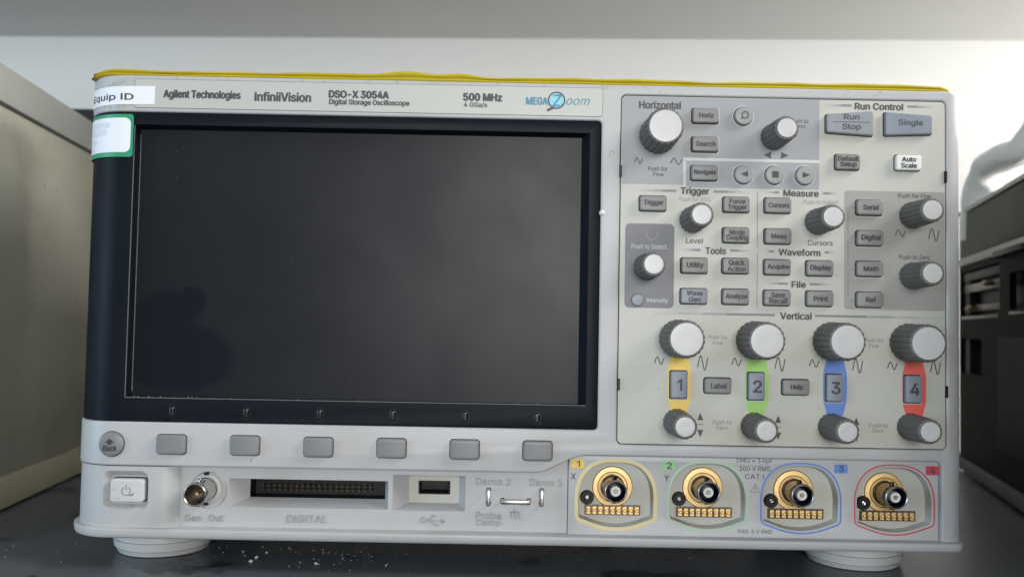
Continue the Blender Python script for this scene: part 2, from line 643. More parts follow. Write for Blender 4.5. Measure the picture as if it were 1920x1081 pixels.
def root(name, loc, label, cat, group=None, rotz=0.0):
    o = bpy.data.objects.new(name, None)
    o.empty_display_size = 0.02
    COL.objects.link(o)
    o.location = loc
    o.rotation_euler = (0, 0, rotz)
    o['label'] = label
    o['category'] = cat
    if group:
        o['group'] = group
    ORG[o.name] = Vector(loc)
    return o


def rrect(cx, cz, w, h, r, n=5):
    pts = []
    for (sx, sz, a0) in ((1, 1, 0), (-1, 1, 90), (-1, -1, 180), (1, -1, 270)):
        for k in range(n + 1):
            a = math.radians(a0 + 90 * k / n)
            pts.append((cx + sx * (w / 2 - r) + r * math.cos(a), cz + sz * (h / 2 - r) + r * math.sin(a)))
    return pts


def circ(cx, cz, r, n=40):
    return [(cx + r * math.cos(2 * math.pi * k / n), cz + r * math.sin(2 * math.pi * k / n)) for k in range(n)]


def ring3(pts, y):
    return [(p[0], y, p[1]) for p in pts]


def poly_round(pts, radii, n=5):
    """polygon with rounded corners; pts in order, radii per point"""
    out = []
    N = len(pts)
    for i in range(N):
        p, a, b = Vector(pts[i]), Vector(pts[i - 1]), Vector(pts[(i + 1) % N])
        r = radii[i] if not isinstance(radii, (int, float)) else radii
        if r <= 0:
            out.append(tuple(p))
            continue
        da, db = (a - p).normalized(), (b - p).normalized()
        p0, p1 = p + da * r, p + db * r
        for k in range(n + 1):
            t = k / n
            q = p0 * (1 - t) ** 2 + p * 2 * t * (1 - t) + p1 * t ** 2
            out.append(tuple(q))
    return out


def Xp(px, py, Y=0.0):
    return P(px, py, Y).x


def Zp(px, py, Y=0.0):
    return P(px, py, Y).z


MM = 0.001
K0 = S(0)
QCUTS = [XQ + RQ * math.sin(k * math.pi / 24) for k in range(12)]
CUTS = [XB - RW * math.radians(84) * k / 16 for k in range(17)]

# ================================================================ the setting
def structure(name, mb):
    o = obj(name, mb)
    o['kind'] = 'structure'
    return o


def surf_mat(name, color, rough, **kw):
    return mat(name, color, rough, **kw)


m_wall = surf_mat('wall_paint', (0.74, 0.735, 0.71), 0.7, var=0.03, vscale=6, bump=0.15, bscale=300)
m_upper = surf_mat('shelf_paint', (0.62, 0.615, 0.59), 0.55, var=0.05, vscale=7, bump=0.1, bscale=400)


def shelf_mat():
    m = mat('shelf_laminate', (0.088, 0.102, 0.118), 0.36, var=0.25, vscale=22, bump=0.2, bscale=700, dirt=((0.012, 0.013, 0.016), 26, 0.58, 0.62, 0.9), speck=((0.35, 0.35, 0.34), 520, 0.72, 0.76, 0.5))
    return m


wl, wr = F(0, 68, 0.380), F(1920, 76, 0.380)
wd = (wr - wl).normalized()
wn = Vector((-wd.y, wd.x, 0))
wa, wb = wl - wd * 1.2, wr + wd * 1.2
b = MB()
t = 0.06
b.add([wa + Vector((0, 0, -0.62)), wb + Vector((0, 0, -0.62)), wb + Vector((0, 0, 0.25)), wa + Vector((0, 0, 0.25)),
       wa + wn * t + Vector((0, 0, -0.62)), wb + wn * t + Vector((0, 0, -0.62)), wb + wn * t + Vector((0, 0, 0.25)), wa + wn * t + Vector((0, 0, 0.25))],
      [(0, 1, 2, 3), (7, 6, 5, 4), (0, 4, 5, 1), (3, 2, 6, 7), (0, 3, 7, 4), (1, 5, 6, 2)], m_wall)
# pale paint run below the shelf
q = F(1422, 76, 0.380) - wn * 0.0004
b.add([q + wd * -0.0011, q + wd * 0.0011, q + wd * 0.0009 + Vector((0, 0, -0.016)), q - wd * 0.0009 + Vector((0, 0, -0.016))], [(0, 1, 2, 3)], M['key_white'])
structure('back_wall', b)


def shelf_slab(z0, z1, depth, m):
    b = MB()
    e = 0.001
    p0, p1 = wa - wn * e, wb - wn * e
    q0, q1 = p0 - wn * depth, p1 - wn * depth
    up = lambda p, z: Vector((p.x, p.y, z))
    b.add([up(p0, z0), up(p1, z0), up(q1, z0), up(q0, z0), up(p0, z1), up(p1, z1), up(q1, z1), up(q0, z1)],
          [(0, 1, 2, 3), (7, 6, 5, 4), (0, 4, 5, 1), (3, 2, 6, 7), (0, 3, 7, 4), (1, 5, 6, 2)], m)
    return b


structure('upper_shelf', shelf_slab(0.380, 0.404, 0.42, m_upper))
structure('shelf', shelf_slab(-0.03, 0.0, 0.62, shelf_mat()))

# ================================================================ the oscilloscope
SCOPE = Vector((0.004, 0.075, 0.0))
scope = root('oscilloscope', SCOPE, 'off-white bench oscilloscope with dark blank screen and a panel of knobs', 'oscilloscope')

ZT = Zp(226, 140)                 # top of the housing
XR = 0.1962                       # right end
XL = XB - RW * AMAX - 0.012       # left end, unrolled
Z_LIP = Zp(307.6, 1008)           # underside

# --- case (the housing behind the front frame)
b = MB()
prof = []
y0, y1 = 0.026, 0.142
for (sx, sy, a0) in ((1, 1, 0), (-1, 1, 90)):
    for k in range(7):
        a = math.radians(a0 + 90 * k / 6)
        cx = XR - 0.003 - 0.012 if sx > 0 else XB - RW + 0.003 + 0.012
        prof.append((cx + 0.012 * math.cos(a), y1 - 0.012 + 0.012 * math.sin(a)))
prof += [(XB - RW + 0.0032, 0.034), (XB - RW + 0.012, 0.026), (XR - 0.003, 0.026)]
rings = []
for z, ins in ((Z_LIP + 0.001, 0.003), (Z_LIP + 0.004, 0.0), (ZT - 0.005, 0.0), (ZT - 0.001, 0.003)):
    cx0, cy0 = 0.004, 0.077
    rings.append([(cx0 + (p[0] - cx0) * (1 - ins / 0.19), cy0 + (p[1] - cy0) * (1 - ins / 0.07), z) for p in prof])
b.loft(rings, M['case'], True)
b.add(rings[-1], [tuple(range(len(prof)))], M['case'])
b.add(rings[0], [tuple(range(len(prof)))], M['case'])
obj('case', b, scope)

# --- front frame: one moulding with openings for display and controls
zbt = Zp(680, 217.5)              # bezel top / bottom
zbb = Zp(660, 797.5)
xbr = Xp(1124.5, 510)             # bezel right end
z_gap = Zp(582, 878.3)            # line under the softkey strip
cpl, cpr = Xp(1160.5, 500), Xp(1774.5, 500)
cpt, cpb = Zp(1480, 184), Zp(1468, 838)
bnl, bnr = Xp(1066, 930), Xp(1766, 930)
bnt, bnb = Zp(1415, 859), Zp(1415, 1005)
SKIN = 0.0085
outer = [(XL, ZT), (XR, ZT), (XR, Z_LIP + 0.003), (bnr, Z_LIP + 0.003), (bnr, bnt), (bnl + 0.004, bnt), (Xp(1016, 886), z_gap), (XL, z_gap), (XL, zbb), (xbr, zbb), (xbr, zbt), (XL, zbt)]
rad = [0, 0.006, 0.0, 0, 0.003, 0.005, 0.004, 0, 0, 0.002, 0.002, 0]
b = MB()
cp_hole = rrect((cpl + cpr) / 2, (cpt + cpb) / 2, cpr - cpl, cpt - cpb, 0.0022)
b.plate(poly_round(outer, rad), [cp_hole], 0.0, SKIN, M['case'], bevel=0.0008, seg=3, fn=end_round, cuts=CUTS + QCUTS, smooth=True)
# nameplate recess line and inlay, printed lettering
npr = Xp(1130.5, 195)
npl = Xp(252, 180)
nzt, nzb = Zp(700, 156.5), Zp(700, 211)
b.plate(rrect((npl + npr) / 2, (nzt + nzb) / 2, npr - npl, nzt - nzb, 0.0012), [], -0.00012, 0.0006, M['edge'])
b.plate(rrect((npl + npr) / 2, (nzt + nzb) / 2, npr - npl - 0.0004, nzt - nzb - 0.0004, 0.0011), [], -0.00022, 0.0006, M['name'])
YN = -0.00022
T = lambda *a, **k: b.text(*a, Y=YN, **k)
T('Agilent Technologies', 379, 179, 144, 18.5, M['ink'], bold=0.028)
T('InfiniiVision', 530.5, 182, 105, 17, M['ink'], bold=0.030)
T('DSO-X 3054A', 673, 177.5, 112, 13.5, M['ink'], bold=0.046)
T('Digital Storage Oscilloscope', 692.5, 193.5, 151, 12.5, M['ink'], bold=0.024)
T('500 MHz', 905, 182.5, 72, 14, M['ink'], bold=0.046)
T('4 GSa/s', 891.5, 197, 44, 10, M['ink'], bold=0.020)
T('MEGA', 1007, 189.5, 40, 14, M['teal'], bold=0.03)
c = P(1043.5, 188.5)
rz = 15.3 * K0
b.poly(circ(c.x, c.z, rz), YN - 0.00006, M['sky'])
b.ribbon(circ(c.x, c.z, rz), 2.6 * K0, YN - 0.00012, M['ink'], closed=True)
h0, h1 = P(1038.5, 201.5), P(1026, 207.5)
b.ribbon([(h0.x, h0.z), (h1.x, h1.z)], 5.0 * K0, YN - 0.00014, M['ink'])
b.text('Z', 1045, 188.5, 17, 22, M['teal'], Y=YN - 0.0001, bold=0.012, shear=0.25)
zz = [P(1037, 181.5), P(1037.4, 177.8), P(1054, 179.6), P(1036, 198.6), P(1052, 199.6), P(1053.6, 194.8)]
b.ribbon([(q.x, q.z) for q in zz[:2]], 1.3 * K0, YN - 0.0002, M['teal'])
b.ribbon([(q.x, q.z) for q in zz[4:]], 1.5 * K0, YN - 0.0002, M['teal'])
b.text('oom', 1084, 191, 45, 12.5, M['teal'], Y=YN, shear=0.32, bold=-0.012)
# scuffs of old tape on the left corner
rnd = random.Random(3)
for (px, py, n, sp) in ((212, 155, 16, 11), (222, 197, 14, 8), (198, 199, 9, 7), (226, 153, 5, 9)):
    for k in range(n):
        q = P(px + rnd.gauss(0, sp), py + rnd.gauss(0, sp * 0.35))
        r = rnd.uniform(0.4, 1.5) * 4 * K0 * 0.6
        pts = [(q.x + r * rnd.uniform(0.5, 1.3) * math.cos(a), q.z + r * 0.6 * rnd.uniform(0.5, 1.3) * math.sin(a)) for a in [i * math.pi / 4 for i in range(8)]]
        b.poly(pts, -0.0001, M['residue'], fn=wrap_pt)
# small chips and marks along the rims
for k in range(46):
    px = rnd.uniform(260, 1780)
    q = P(px, 146 + (px - 226) * 0.02 + rnd.uniform(-3, 6))
    r = rnd.uniform(0.15, 0.45) * MM
    b.poly([(q.x + 1.8 * r * math.cos(a) * rnd.uniform(.5, 1.2), q.z + r * math.sin(a) * rnd.uniform(.5, 1.2)) for a in [i * math.pi / 3 for i in range(6)]], -0.00008, M['residue'])
for (px, py, r) in ((1147, 290, 1.3), (1130, 163, 0.6), (1139, 164, 0.6), (745, 155, 0.5), (470, 866, 0.7), (472, 862, 0.6), (735, 862, 0.5)):
    q = P(px, py)
    b.ribbon([(q.x + r * MM * math.cos(a) * 0.7, q.z + r * MM * 1.3 * math.sin(a)) for a in [i * math.pi / 6 for i in range(9)]], 0.25 * MM, -0.00009, M['residue'])
q = P(1129, 399)
b.lathe([(0.0001, -0.0012), (0.0009, -0.0008), (0.0014, 0.0002), (0.0012, 0.002)], (q.x, 0, q.z), M['chip'], n=9, smooth=False)
obj('front_frame', b, scope)

# --- stickers on the left corner (stuck on, they move with it)
b = MB()
u0 = XB - RW * math.radians(70)
s1 = Xp(291, 175)
zs = (Zp(245, 161), Zp(245, 195))
b.plate([(u0, zs[1] - 0.0008), (s1, zs[1]), (s1, zs[0]), (u0, zs[0] - 0.0008)], [], -0.00035, -0.0001, M['sticker'], fn=wrap_pt, cuts=CUTS)
b.text('Equip ID', 0, 0, 0.0238 / S(-0.00036), 15.5, M['ink_dark'], Y=-0.00036, fn=wrap_pt, bold=0.016, at=(XB - 0.0086, (zs[0] + zs[1]) / 2 - 0.0012))
obj('id_label', b, scope, label='white paper strip label lettered Equip ID wrapped round the corner')

b = MB()
g1 = Xp(250, 250)
gz0, gz1 = Zp(235, 214), Zp(235, 294)
u0 = XB - RW * math.radians(80)
b.plate(rrect((u0 + g1) / 2, (gz0 + gz1) / 2, g1 - u0, gz0 - gz1, 0.0012), [], -0.0002, 0.0, M['sticker_green'], fn=wrap_pt, cuts=CUTS)
wx1 = g1 - 0.0016
b.plate(rrect((u0 + wx1) / 2 + 0.001, (gz0 + gz1) / 2 + 0.0002, wx1 - u0 - 0.001, gz0 - gz1 - 0.0036, 0.0026), [], -0.0003, -0.0001, M['sticker'], fn=wrap_pt, cuts=CUTS)
for k, (dz, w_, mm) in enumerate(((0.0046, 0.80, 'smudge2'), (0.0014, 0.74, 'smudge2'), (-0.0022, 0.46, 'smudge2'), (-0.0054, 0.4, 'smudge2'))):
    L = (wx1 - u0 - 0.008) * w_
    b.plate(rrect(u0 + 0.004 + L / 2, (gz0 + gz1) / 2 + dz, L, 0.0026, 0.0012), [], -0.00036, -0.0002, M[mm], fn=wrap_pt, cuts=CUTS)
obj('calibration_sticker', b, scope, label='green edged white sticker with faded illegible print on dark bezel corner')

# --- display bezel and glass
b = MB()
hl, hr_ = Xp(242, 490), Xp(1102, 500)
ht, hb = Zp(660, 240.5), Zp(660, 752)
YBZ = 0.0006
b.plate(poly_round([(XL, zbt - 0.0002), (xbr - 0.0002, zbt - 0.0002), (xbr - 0.0002, zbb + 0.0002), (XL, zbb + 0.0002)], [0, 0.0018, 0.0018, 0]),
        [[(hl, hb), (hr_, hb), (hr_, ht), (hl, ht)]], YBZ, SKIN - 0.001, M['bezel'], bevel=0.0003, seg=1, fn=wrap_pt, cuts=CUTS, smooth=True)
YS = 0.0052
i_l, i_r, i_t, i_b = hl + 0.0011, hr_ - 0.0030, ht - 0.0012, hb + 0.0002
b.loft([ring3([(hl, hb), (hr_, hb), (hr_, ht), (hl, ht)], YBZ + 0.0003), ring3([(i_l, i_b), (i_r, i_b), (i_r, i_t), (i_l, i_t)], YS)], M['bezel'])
# dusty rubbed sill line; left strips put the lit edge into pale colour
b.box(((hl + hr_) / 2, YBZ + 0.0001, hb + 0.0000), (hr_ - hl, 0.0006, 0.00032), M['edge'])
b.box((hl + 0.0001, YBZ + 0.0001, (ht + hb) / 2), (0.00022, 0.0006, ht - hb - 0.0008), M['edge'])
b.box((i_l + 0.0001, YS - 0.0003, (i_t + i_b) / 2), (0.0002, 0.0006, i_t - i_b - 0.004), M['edge'])
for k in range(26):
    x = hl + (hr_ - hl) * rnd.random() ** 1.6
    r = rnd.uniform(0.0001, 0.0004)
    b.lathe([(0.00001, -r), (r, 0), (0.00001, r)], (x, YBZ + 0.0004, hb + r * 0.8), M['edge'], n=6)
bezel = obj('bezel', b, scope)
for i, (px, py) in enumerate(((322, 771), (461, 774.5), (599, 777), (736, 779), (872, 781), (1007, 784))):
    q = P(px, py)
    if i == 0:
        mb = MB()
        mb.plate(rrect(0, 0, 0.0026, 0.0050, 0.00125), [], -0.0010, 0.0006, M['marker'], bevel=0.0009, seg=4, smooth=True)
        mb.plate(rrect(0.0001, 0, 0.0032, 0.0056, 0.0015), [], -0.00005, 0.0005, M['black'])
        me0 = mb.mesh('key_marker')
    obj('key_marker', me0, scope, loc=Vector((q.x, YBZ, q.z)), local=True)
b = MB()
b.box(((i_l + i_r) / 2, YS + 0.001, (i_t + i_b) / 2), (i_r - i_l + 0.003, 0.002, i_t - i_b + 0.003), screen_mat())
for k in range(44):
    q = Vector((i_l + (i_r - i_l) * rnd.random(), 0, i_b + (i_t - i_b) * rnd.random()))
    r = rnd.choice((0.00006, 0.00008, 0.0001, 0.00016))
    a0 = rnd.random() * 3
    b.poly([(q.x + r * 1.6 * math.cos(a) * rnd.uniform(.4, 1.2), q.z + r * math.sin(a) * rnd.uniform(.5, 1.6)) for a in [a0 + j * math.pi / 3 for j in range(6)]], YS - 0.00005, M['edge'])
obj('display', b, scope)

# --- softkeys and back key on the strip
def key_mesh(w, h, r, m, up, bevel=0.0006, marks=None, seg=3, outline=None):
    """a key standing `up` out of the panel, origin on the panel surface"""
    mb = MB()
    pts = outline or rrect(0, 0, w, h, r)
    mb.plate(pts, [], -up, 0.001, m, bevel=bevel, seg=seg, smooth=True)
    return mb


for i, (px, py) in enumerate(((320, 833), (458, 835), (596, 838), (733.5, 840), (871, 842.5), (1008, 845))):
    q = P(px, py, -0.0012)
    if i == 0:
        me0 = key_mesh(54 * K0, 36 * K0, 1.5 * MM, M['softkey'], 0.0018, 0.0007).mesh('softkey')
        mg = MB()
        mg.plate(rrect(0, 0, 57.0 * K0, 38.6 * K0, 1.7 * MM), [rrect(0, 0, 54 * K0, 36 * K0, 1.5 * MM)], -0.00006, 0.0004, M['gap'])
        meg = mg.mesh('gap')
    o = obj('softkey', me0, scope, loc=Vector((q.x, 0, q.z)), local=True)
    obj('surround', meg, o, loc=Vector((q.x, 0, q.z)), local=True)
mb = MB()
q = P(208, 832, -0.001)
qx = XB - (XB - q.x) * 1.0
mb.lathe([(0.0052, 0.001), (0.0052, -0.0010), (0.0048, -0.0015), (0.0042, -0.0017), (0.00001, -0.0017)], (qx, 0, q.z), M['softkey'], n=40)
mb.lathe([(0.0055, 0.0003), (0.0055, -0.0001), (0.0052, -0.0001)], (qx, 0, q.z), M['gap'], n=40)
ar = [(-0.9, -0.3), (-0.9, 0.9), (-2.3, 0.9), (0, 3.1), (2.3, 0.9), (0.9, 0.9), (0.9, -0.3)]
mb.poly([(qx - 0.0003 + p[0] * 0.95 * MM, q.z + p[1] * 0.8 * MM) for p in ar], -0.0018, M['ink_dark'])
mb.text('Back', 206, 839.5, 25, 10, M['ink_dark'], Y=-0.00172, bold=0.03)
obj('back_button', mb, scope, label='round grey button with an up arrow and the word Back')

# --- control panel with printed zones
YP = 0.0003
b = MB()
cx, cz = (cpl + cpr) / 2, (cpt + cpb) / 2
b.plate(rrect(cx, cz, cpr - cpl, cpt - cpb, 0.0022), [], 0.003, 0.006, M['gap'])
b.plate(rrect(cx, cz, cpr - cpl - 0.0006, cpt - cpb - 0.0006, 0.0020), [], YP, 0.0045, M['panel'], bevel=0.0003, seg=1)


def pz(px, py):
    q = P(px, py, YP)
    return (q.x, q.z)


def zone(pts, m, lift=0.00003, r=0.0):
    b.poly(poly_round([pz(*p) for p in pts], r) if r else [pz(*p) for p in pts], YP - lift, m)


def zrect(x0, y0, x1, y1, m, lift=0.00003, r=0.0):
    """axis aligned printed field between two photo corners"""
    a, c_ = pz(x0, y0), pz(x1, y1)
    pts = [(a[0], a[1]), (c_[0], a[1]), (c_[0], c_[1]), (a[0], c_[1])]
    b.poly(poly_round(pts, r) if r else pts, YP - lift, m)


# fields
xa, za = cpl + 0.0006, cpt - 0.0006
hx1 = pz(1536, 270)[0]
hx0 = pz(1283.5, 330)[0]
hz = pz(1400, 300.5)[1]
hzb = pz(1300, 347)[1]
g = 0.0007
b.poly(poly_round([(xa, hzb), (hx0 - g, hzb), (hx0 - g, hz - g), (hx0 - g, hz + g), (hx1, hz + g), (hx1, za), (xa, za)], [0.001, 0, 0, 0, 0, 0, 0.0018]), YP - 0.00003, M['zone_blue'])
b.poly([(hx0 + g, hzb - 0.0010), (hx1, hzb - 0.0010), (hx1, hz - g), (hx0 + g, hz - g)], YP - 0.00003, M['zone_blue'])
b.ribbon([(hx0, hzb - 0.001), (hx0, hz), (hx1, hz)], g * 1.5, YP - 0.00004, M['plate_pale'])
zrect(1583, 357, 1771, 583, M['zone_grey'], r=0.0014)
zrect(1172.5, 418, 1263, 578, M['ink_soft'], r=0.0024)
zrect(1173.8, 419.5, 1261.8, 576.5, M['zone_dark'], lift=0.00007, r=0.0022)
TP = lambda s, px, py, w, h, m=None, bold=0.012, **k: b.text(s, px, py, w, h, m or M['ink'], Y=YP - 0.00006, bold=bold, **k)


def bar(x0, x1, py, solid):
    """header rule that fades out away from the lettering; solid = which end is dark"""
    n = 5
    cols = [M['ink_soft'], M['ink_soft'], M['ink_faint'], M['rule3'], M['rule4']]
    for k in range(n):
        a0, a1 = k / n, (k + 1) / n
        if solid == 'r':
            a0, a1 = 1 - a1, 1 - a0
        p0, p1 = pz(x0 + (x1 - x0) * a0, py), pz(x0 + (x1 - x0) * a1, py)
        zc = pz((x0 + x1) / 2, py)[1]
        hh = 2.2 * K0
        b.poly([(p0[0], zc - hh), (p1[0], zc - hh), (p1[0], zc + hh), (p0[0], zc + hh)], YP - 0.00004, cols[k])


M['rule3'] = mat('rule_pale', (0.37, 0.37, 0.36), 0.5)
M['rule4'] = mat('rule_paler', (0.43, 0.43, 0.41), 0.5)
for s, px, py, w, h, l0, l1, r0, r1 in (('Run Control', 1648, 200, 91, 12.5, 1548, 1597, 1701, 1751), ('Trigger', 1303, 359.5, 53, 16, 1200, 1268, 1338, 1405),
                                        ('Measure', 1502, 362.5, 66, 12, 1437, 1461, 1543, 1572), ('Tools', 1342, 470, 38, 12.5, 1277, 1314, 1369, 1408),
                                        ('Waveform', 1499, 473, 78, 12.5, 1435, 1451, 1546, 1564), ('File', 1497.5, 533, 26, 12, 1434, 1477, 1518, 1562),
                                        ('Vertical', 1492, 592, 58, 13, 1226, 1453, 1528, 1770)):
    TP(s, px, py, w, h, bold=0.026)
    dy = 0.0185
    bar(l0, l1, py - 1 + ((l0 + l1) / 2 - px) * dy, 'r')
    bar(r0, r1, py - 1 + ((r0 + r1) / 2 - px) * dy, 'l')
TP('Horizontal', 1237.5, 197, 78, 14, bold=0.026)
TP('Push for', 1233.5, 316, 37, 8.5, M['ink'], 0.005)
TP('Fine', 1234.5, 326.5, 19, 7.5, M['ink'], 0.005)
TP('Push to', 1499, 227, 34, 8, M['ink'], 0.0)
TP('Zero', 1500, 236.5, 20, 7, M['ink'], 0.0)
TP('Push for 50%', 1303.5, 373.5, 59, 8.5, M['ink_faint'], 0.0)
TP('Level', 1302, 451, 31, 10, bold=0.004)
TP('Push to Select', 1539, 379, 66, 8.5, M['ink_faint'], 0.0)
TP('Cursors', 1538, 455, 47, 10, bold=0.004)
TP('Push to Select', 1217, 462, 66, 9, M['ink_white'], 0.004)
TP('Intensity', 1232.5, 563.5, 40, 10, M['ink_white'], 0.004)
TP('Push for Fine', 1715, 367, 62, 8.5, M['ink'], 0.0)
TP('Push to Zero', 1715, 482, 58, 8.5, M['ink'], 0.0)
for dx in (0, 293):
    TP('Push for', 1346 + dx, 631.5 + dx * .02, 36, 8, M['ink_soft'], 0.0)
    TP('Fine', 1346 + dx, 642 + dx * .02, 18, 7, M['ink_soft'], 0.0)
    TP('Push to', 1354 + dx, 791 + dx * .02, 35, 8, M['ink_soft'], 0.0)
    TP('Zero', 1353 + dx, 801 + dx * .02, 22, 7, M['ink_soft'], 0.0)


def wave(px, py, w, h, lw=2.0):
    q = pz(px, py)
    k = S(YP)
    pts = []
    for i in range(25):
        t = i / 24
        a = -0.12 + 1.24 * t
        pts.append((q[0] + (t - 0.5) * w * k, q[1] + 0.5 * h * k * math.sin(2 * math.pi * a)))
    b.ribbon(pts, lw * k, YP - 0.00006, M['ink'])


wave(1197, 301, 15, 11)
wave(1268, 302.5, 22, 12)
wave(1688, 437, 19, 13, 1.8)
wave(1751, 440, 20, 24, 1.8)
for px, py in ((1236, 675.5), (1381, 678), (1526.5, 681), (1673, 685)):
    wave(px, py, 18, 14)
for px, py in ((1317.5, 679.5), (1462.5, 682), (1608, 685), (1754, 688)):
    wave(px, py, 19, 27)


def tri(px, py, s, d):
    q = pz(px, py)
    k = S(YP) * s
    sh = {'l': [(-.6, 0), (.6, .55), (.6, -.55)], 'r': [(.6, 0), (-.6, .55), (-.6, -.55)], 'u': [(0, .65), (-.55, -.65), (.55, -.65)], 'd': [(0, -.65), (-.55, .65), (.55, .65)]}[d]
    b.poly([(q[0] + p[0] * k, q[1] + p[1] * k) for p in sh], YP - 0.00006, M['ink'])


tri(1438.5, 291, 12, 'l')
tri(1471.5, 291.5, 12, 'r')
for px, py in ((1313, 780), (1459, 785), (1605.5, 789)):
    tri(px, py, 10.5, 'u')
    tri(px, py + 32, 10.5, 'd')
    q = pz(px, py + 15)
    b.ribbon([(q[0] - 1.2 * MM, q[1]), (q[0] + 1.2 * MM, q[1])], 0.25 * MM, YP - 0.00006, M['ink'])
# dividing rules
for p0, p1 in (((1420.5, 362), (1420, 464)), ((1420, 473), (1419, 576))):
    a, c_ = pz(*p0), pz(*p1)
    b.ribbon([a, (a[0], c_[1])], 0.3 * MM, YP - 0.00005, M['ink_soft'])
for k in range(4):
    py = 389 + k * 57.5
    a = pz(1590, py)
    a2 = pz(1601, py)
    b.ribbon([(a[0] + 1.4 * MM, a[1]), (a2[0], a[1])], 0.45 * MM, YP - 0.00006, M['ink_soft'])
    if k < 3:
        c_ = pz(1590, py + 52)
        b.ribbon([(a[0], a[1] - 0.0014), (a[0], c_[1])], 0.35 * MM, YP - 0.00006, M['ink_soft'])
# turning arrow on the slate field
q = pz(1222, 438.5)
b.ribbon([(q[0] + 2.4 * MM * math.cos(a), q[1] + 2.4 * MM * math.sin(a)) for a in [math.radians(150 + 13 * k) for k in range(19)]], 0.6 * MM, YP - 0.0001, M['key'])
# coloured channel fields between the knobs
for (px, y0_, y1_, m) in ((1273.5, 664, 772, 'c1'), (1419, 668, 775, 'c2'), (1565.5, 670, 778, 'c3'), (1714, 673, 782, 'c4')):
    yc = (y0_ + y1_) / 2
    q = pz(px, yc)
    k = S(YP)
    hh = (y1_ - y0_) / 2 * k
    w1, w2 = 15 * k, 22.5 * k
    b.poly(poly_round([(q[0] - w1, q[1] - hh), (q[0] + w1, q[1] - hh), (q[0] + w2, q[1] - hh * 0.45), (q[0] + w2, q[1] + hh * 0.45), (q[0] + w1, q[1] + hh), (q[0] - w1, q[1] + hh), (q[0] - w2, q[1] + hh * 0.45), (q[0] - w2, q[1] - hh * 0.45)],
                      [0, 0, .002, .002, 0, 0, .002, .002]), YP - 0.00004, M[m])
# latch slots at the panel edge
for px, py in ((1163.5, 321), (1159.5, 720), (1772, 332), (1774, 734)):
    q = pz(px, py)
    b.box((q[0], YP - 0.0001, q[1]), (0.0011, 0.0012, 0.0050), M['black'])
# grubby marks
for k in range(40):
    q = pz(rnd.uniform(1175, 1765), rnd.choice((rnd.uniform(826, 836), rnd.uniform(190, 830))))
    r = rnd.uniform(0.08, 0.3) * MM
    b.poly([(q[0] + 1.6 * r * math.cos(a) * rnd.uniform(.5, 1.2), q[1] + r * math.sin(a) * rnd.uniform(.5, 1.2)) for a in [i * math.pi / 3 for i in range(6)]], YP - 0.00009, M['ink_faint'])
for k in range(9):
    q = pz(1172 + k * 5.5 + rnd.uniform(-2, 2), 689 + rnd.uniform(-2, 2))
    b.ribbon([q, (q[0] + rnd.uniform(.4, 1.2) * MM, q[1] + rnd.uniform(-.3, .3) * MM)], 0.2 * MM, YP - 0.00009, M['rule3'])
panel = obj('control_panel', b, scope)

# --- panel keys
KUP = 0.0022
YK = YP - KUP


def panel_key(px, py, w, h, lines, m='key', ink='ink_dark', r=1.1, size=None, outline=None, rim='plate_pale', up=KUP, rule=False, bold=0.032, bevel=0.0006, tdx=0.0):
    yk = YP - up
    q = P(px, py, yk)
    k = S(yk)
    mb = MB()
    pts = outline(k) if outline else rrect(0, 0, w * k, h * k, r * MM)
    at = [(q.x + p[0], q.z + p[1]) for p in pts]
    mb.plate(at, [], yk, YP + 0.0012, M[m], bevel=bevel, seg=3, smooth=True)
    big = [(q.x + p[0] * (1 + 3.6 / w), q.z + p[1] * (1 + 3.6 / h)) for p in pts]
    rimp = [(q.x + p[0] * (1 + 5.0 / w) + 0.0001, q.z + p[1] * (1 + 5.0 / h) - 0.00012) for p in pts]
    mb.poly(rimp, YP - 0.00008, M[rim])
    mb.poly(big, YP - 0.00013, M['gap'])
    n = len(lines)
    for i, (s, tw, th) in enumerate(lines):
        ty = py + (i - (n - 1) / 2) * (11.5 if n > 1 else 0)
        mb.text(s, px + tdx, ty, tw * 0.97, th, M[ink], Y=yk - 0.00001, bold=bold)
    if rule:
        z = P(px, py, yk).z
        mb.ribbon([(q.x - w * 0.42 * k, z), (q.x + w * 0.42 * k, z)], 0.2 * MM, yk - 0.0001, M[ink])
    return mb


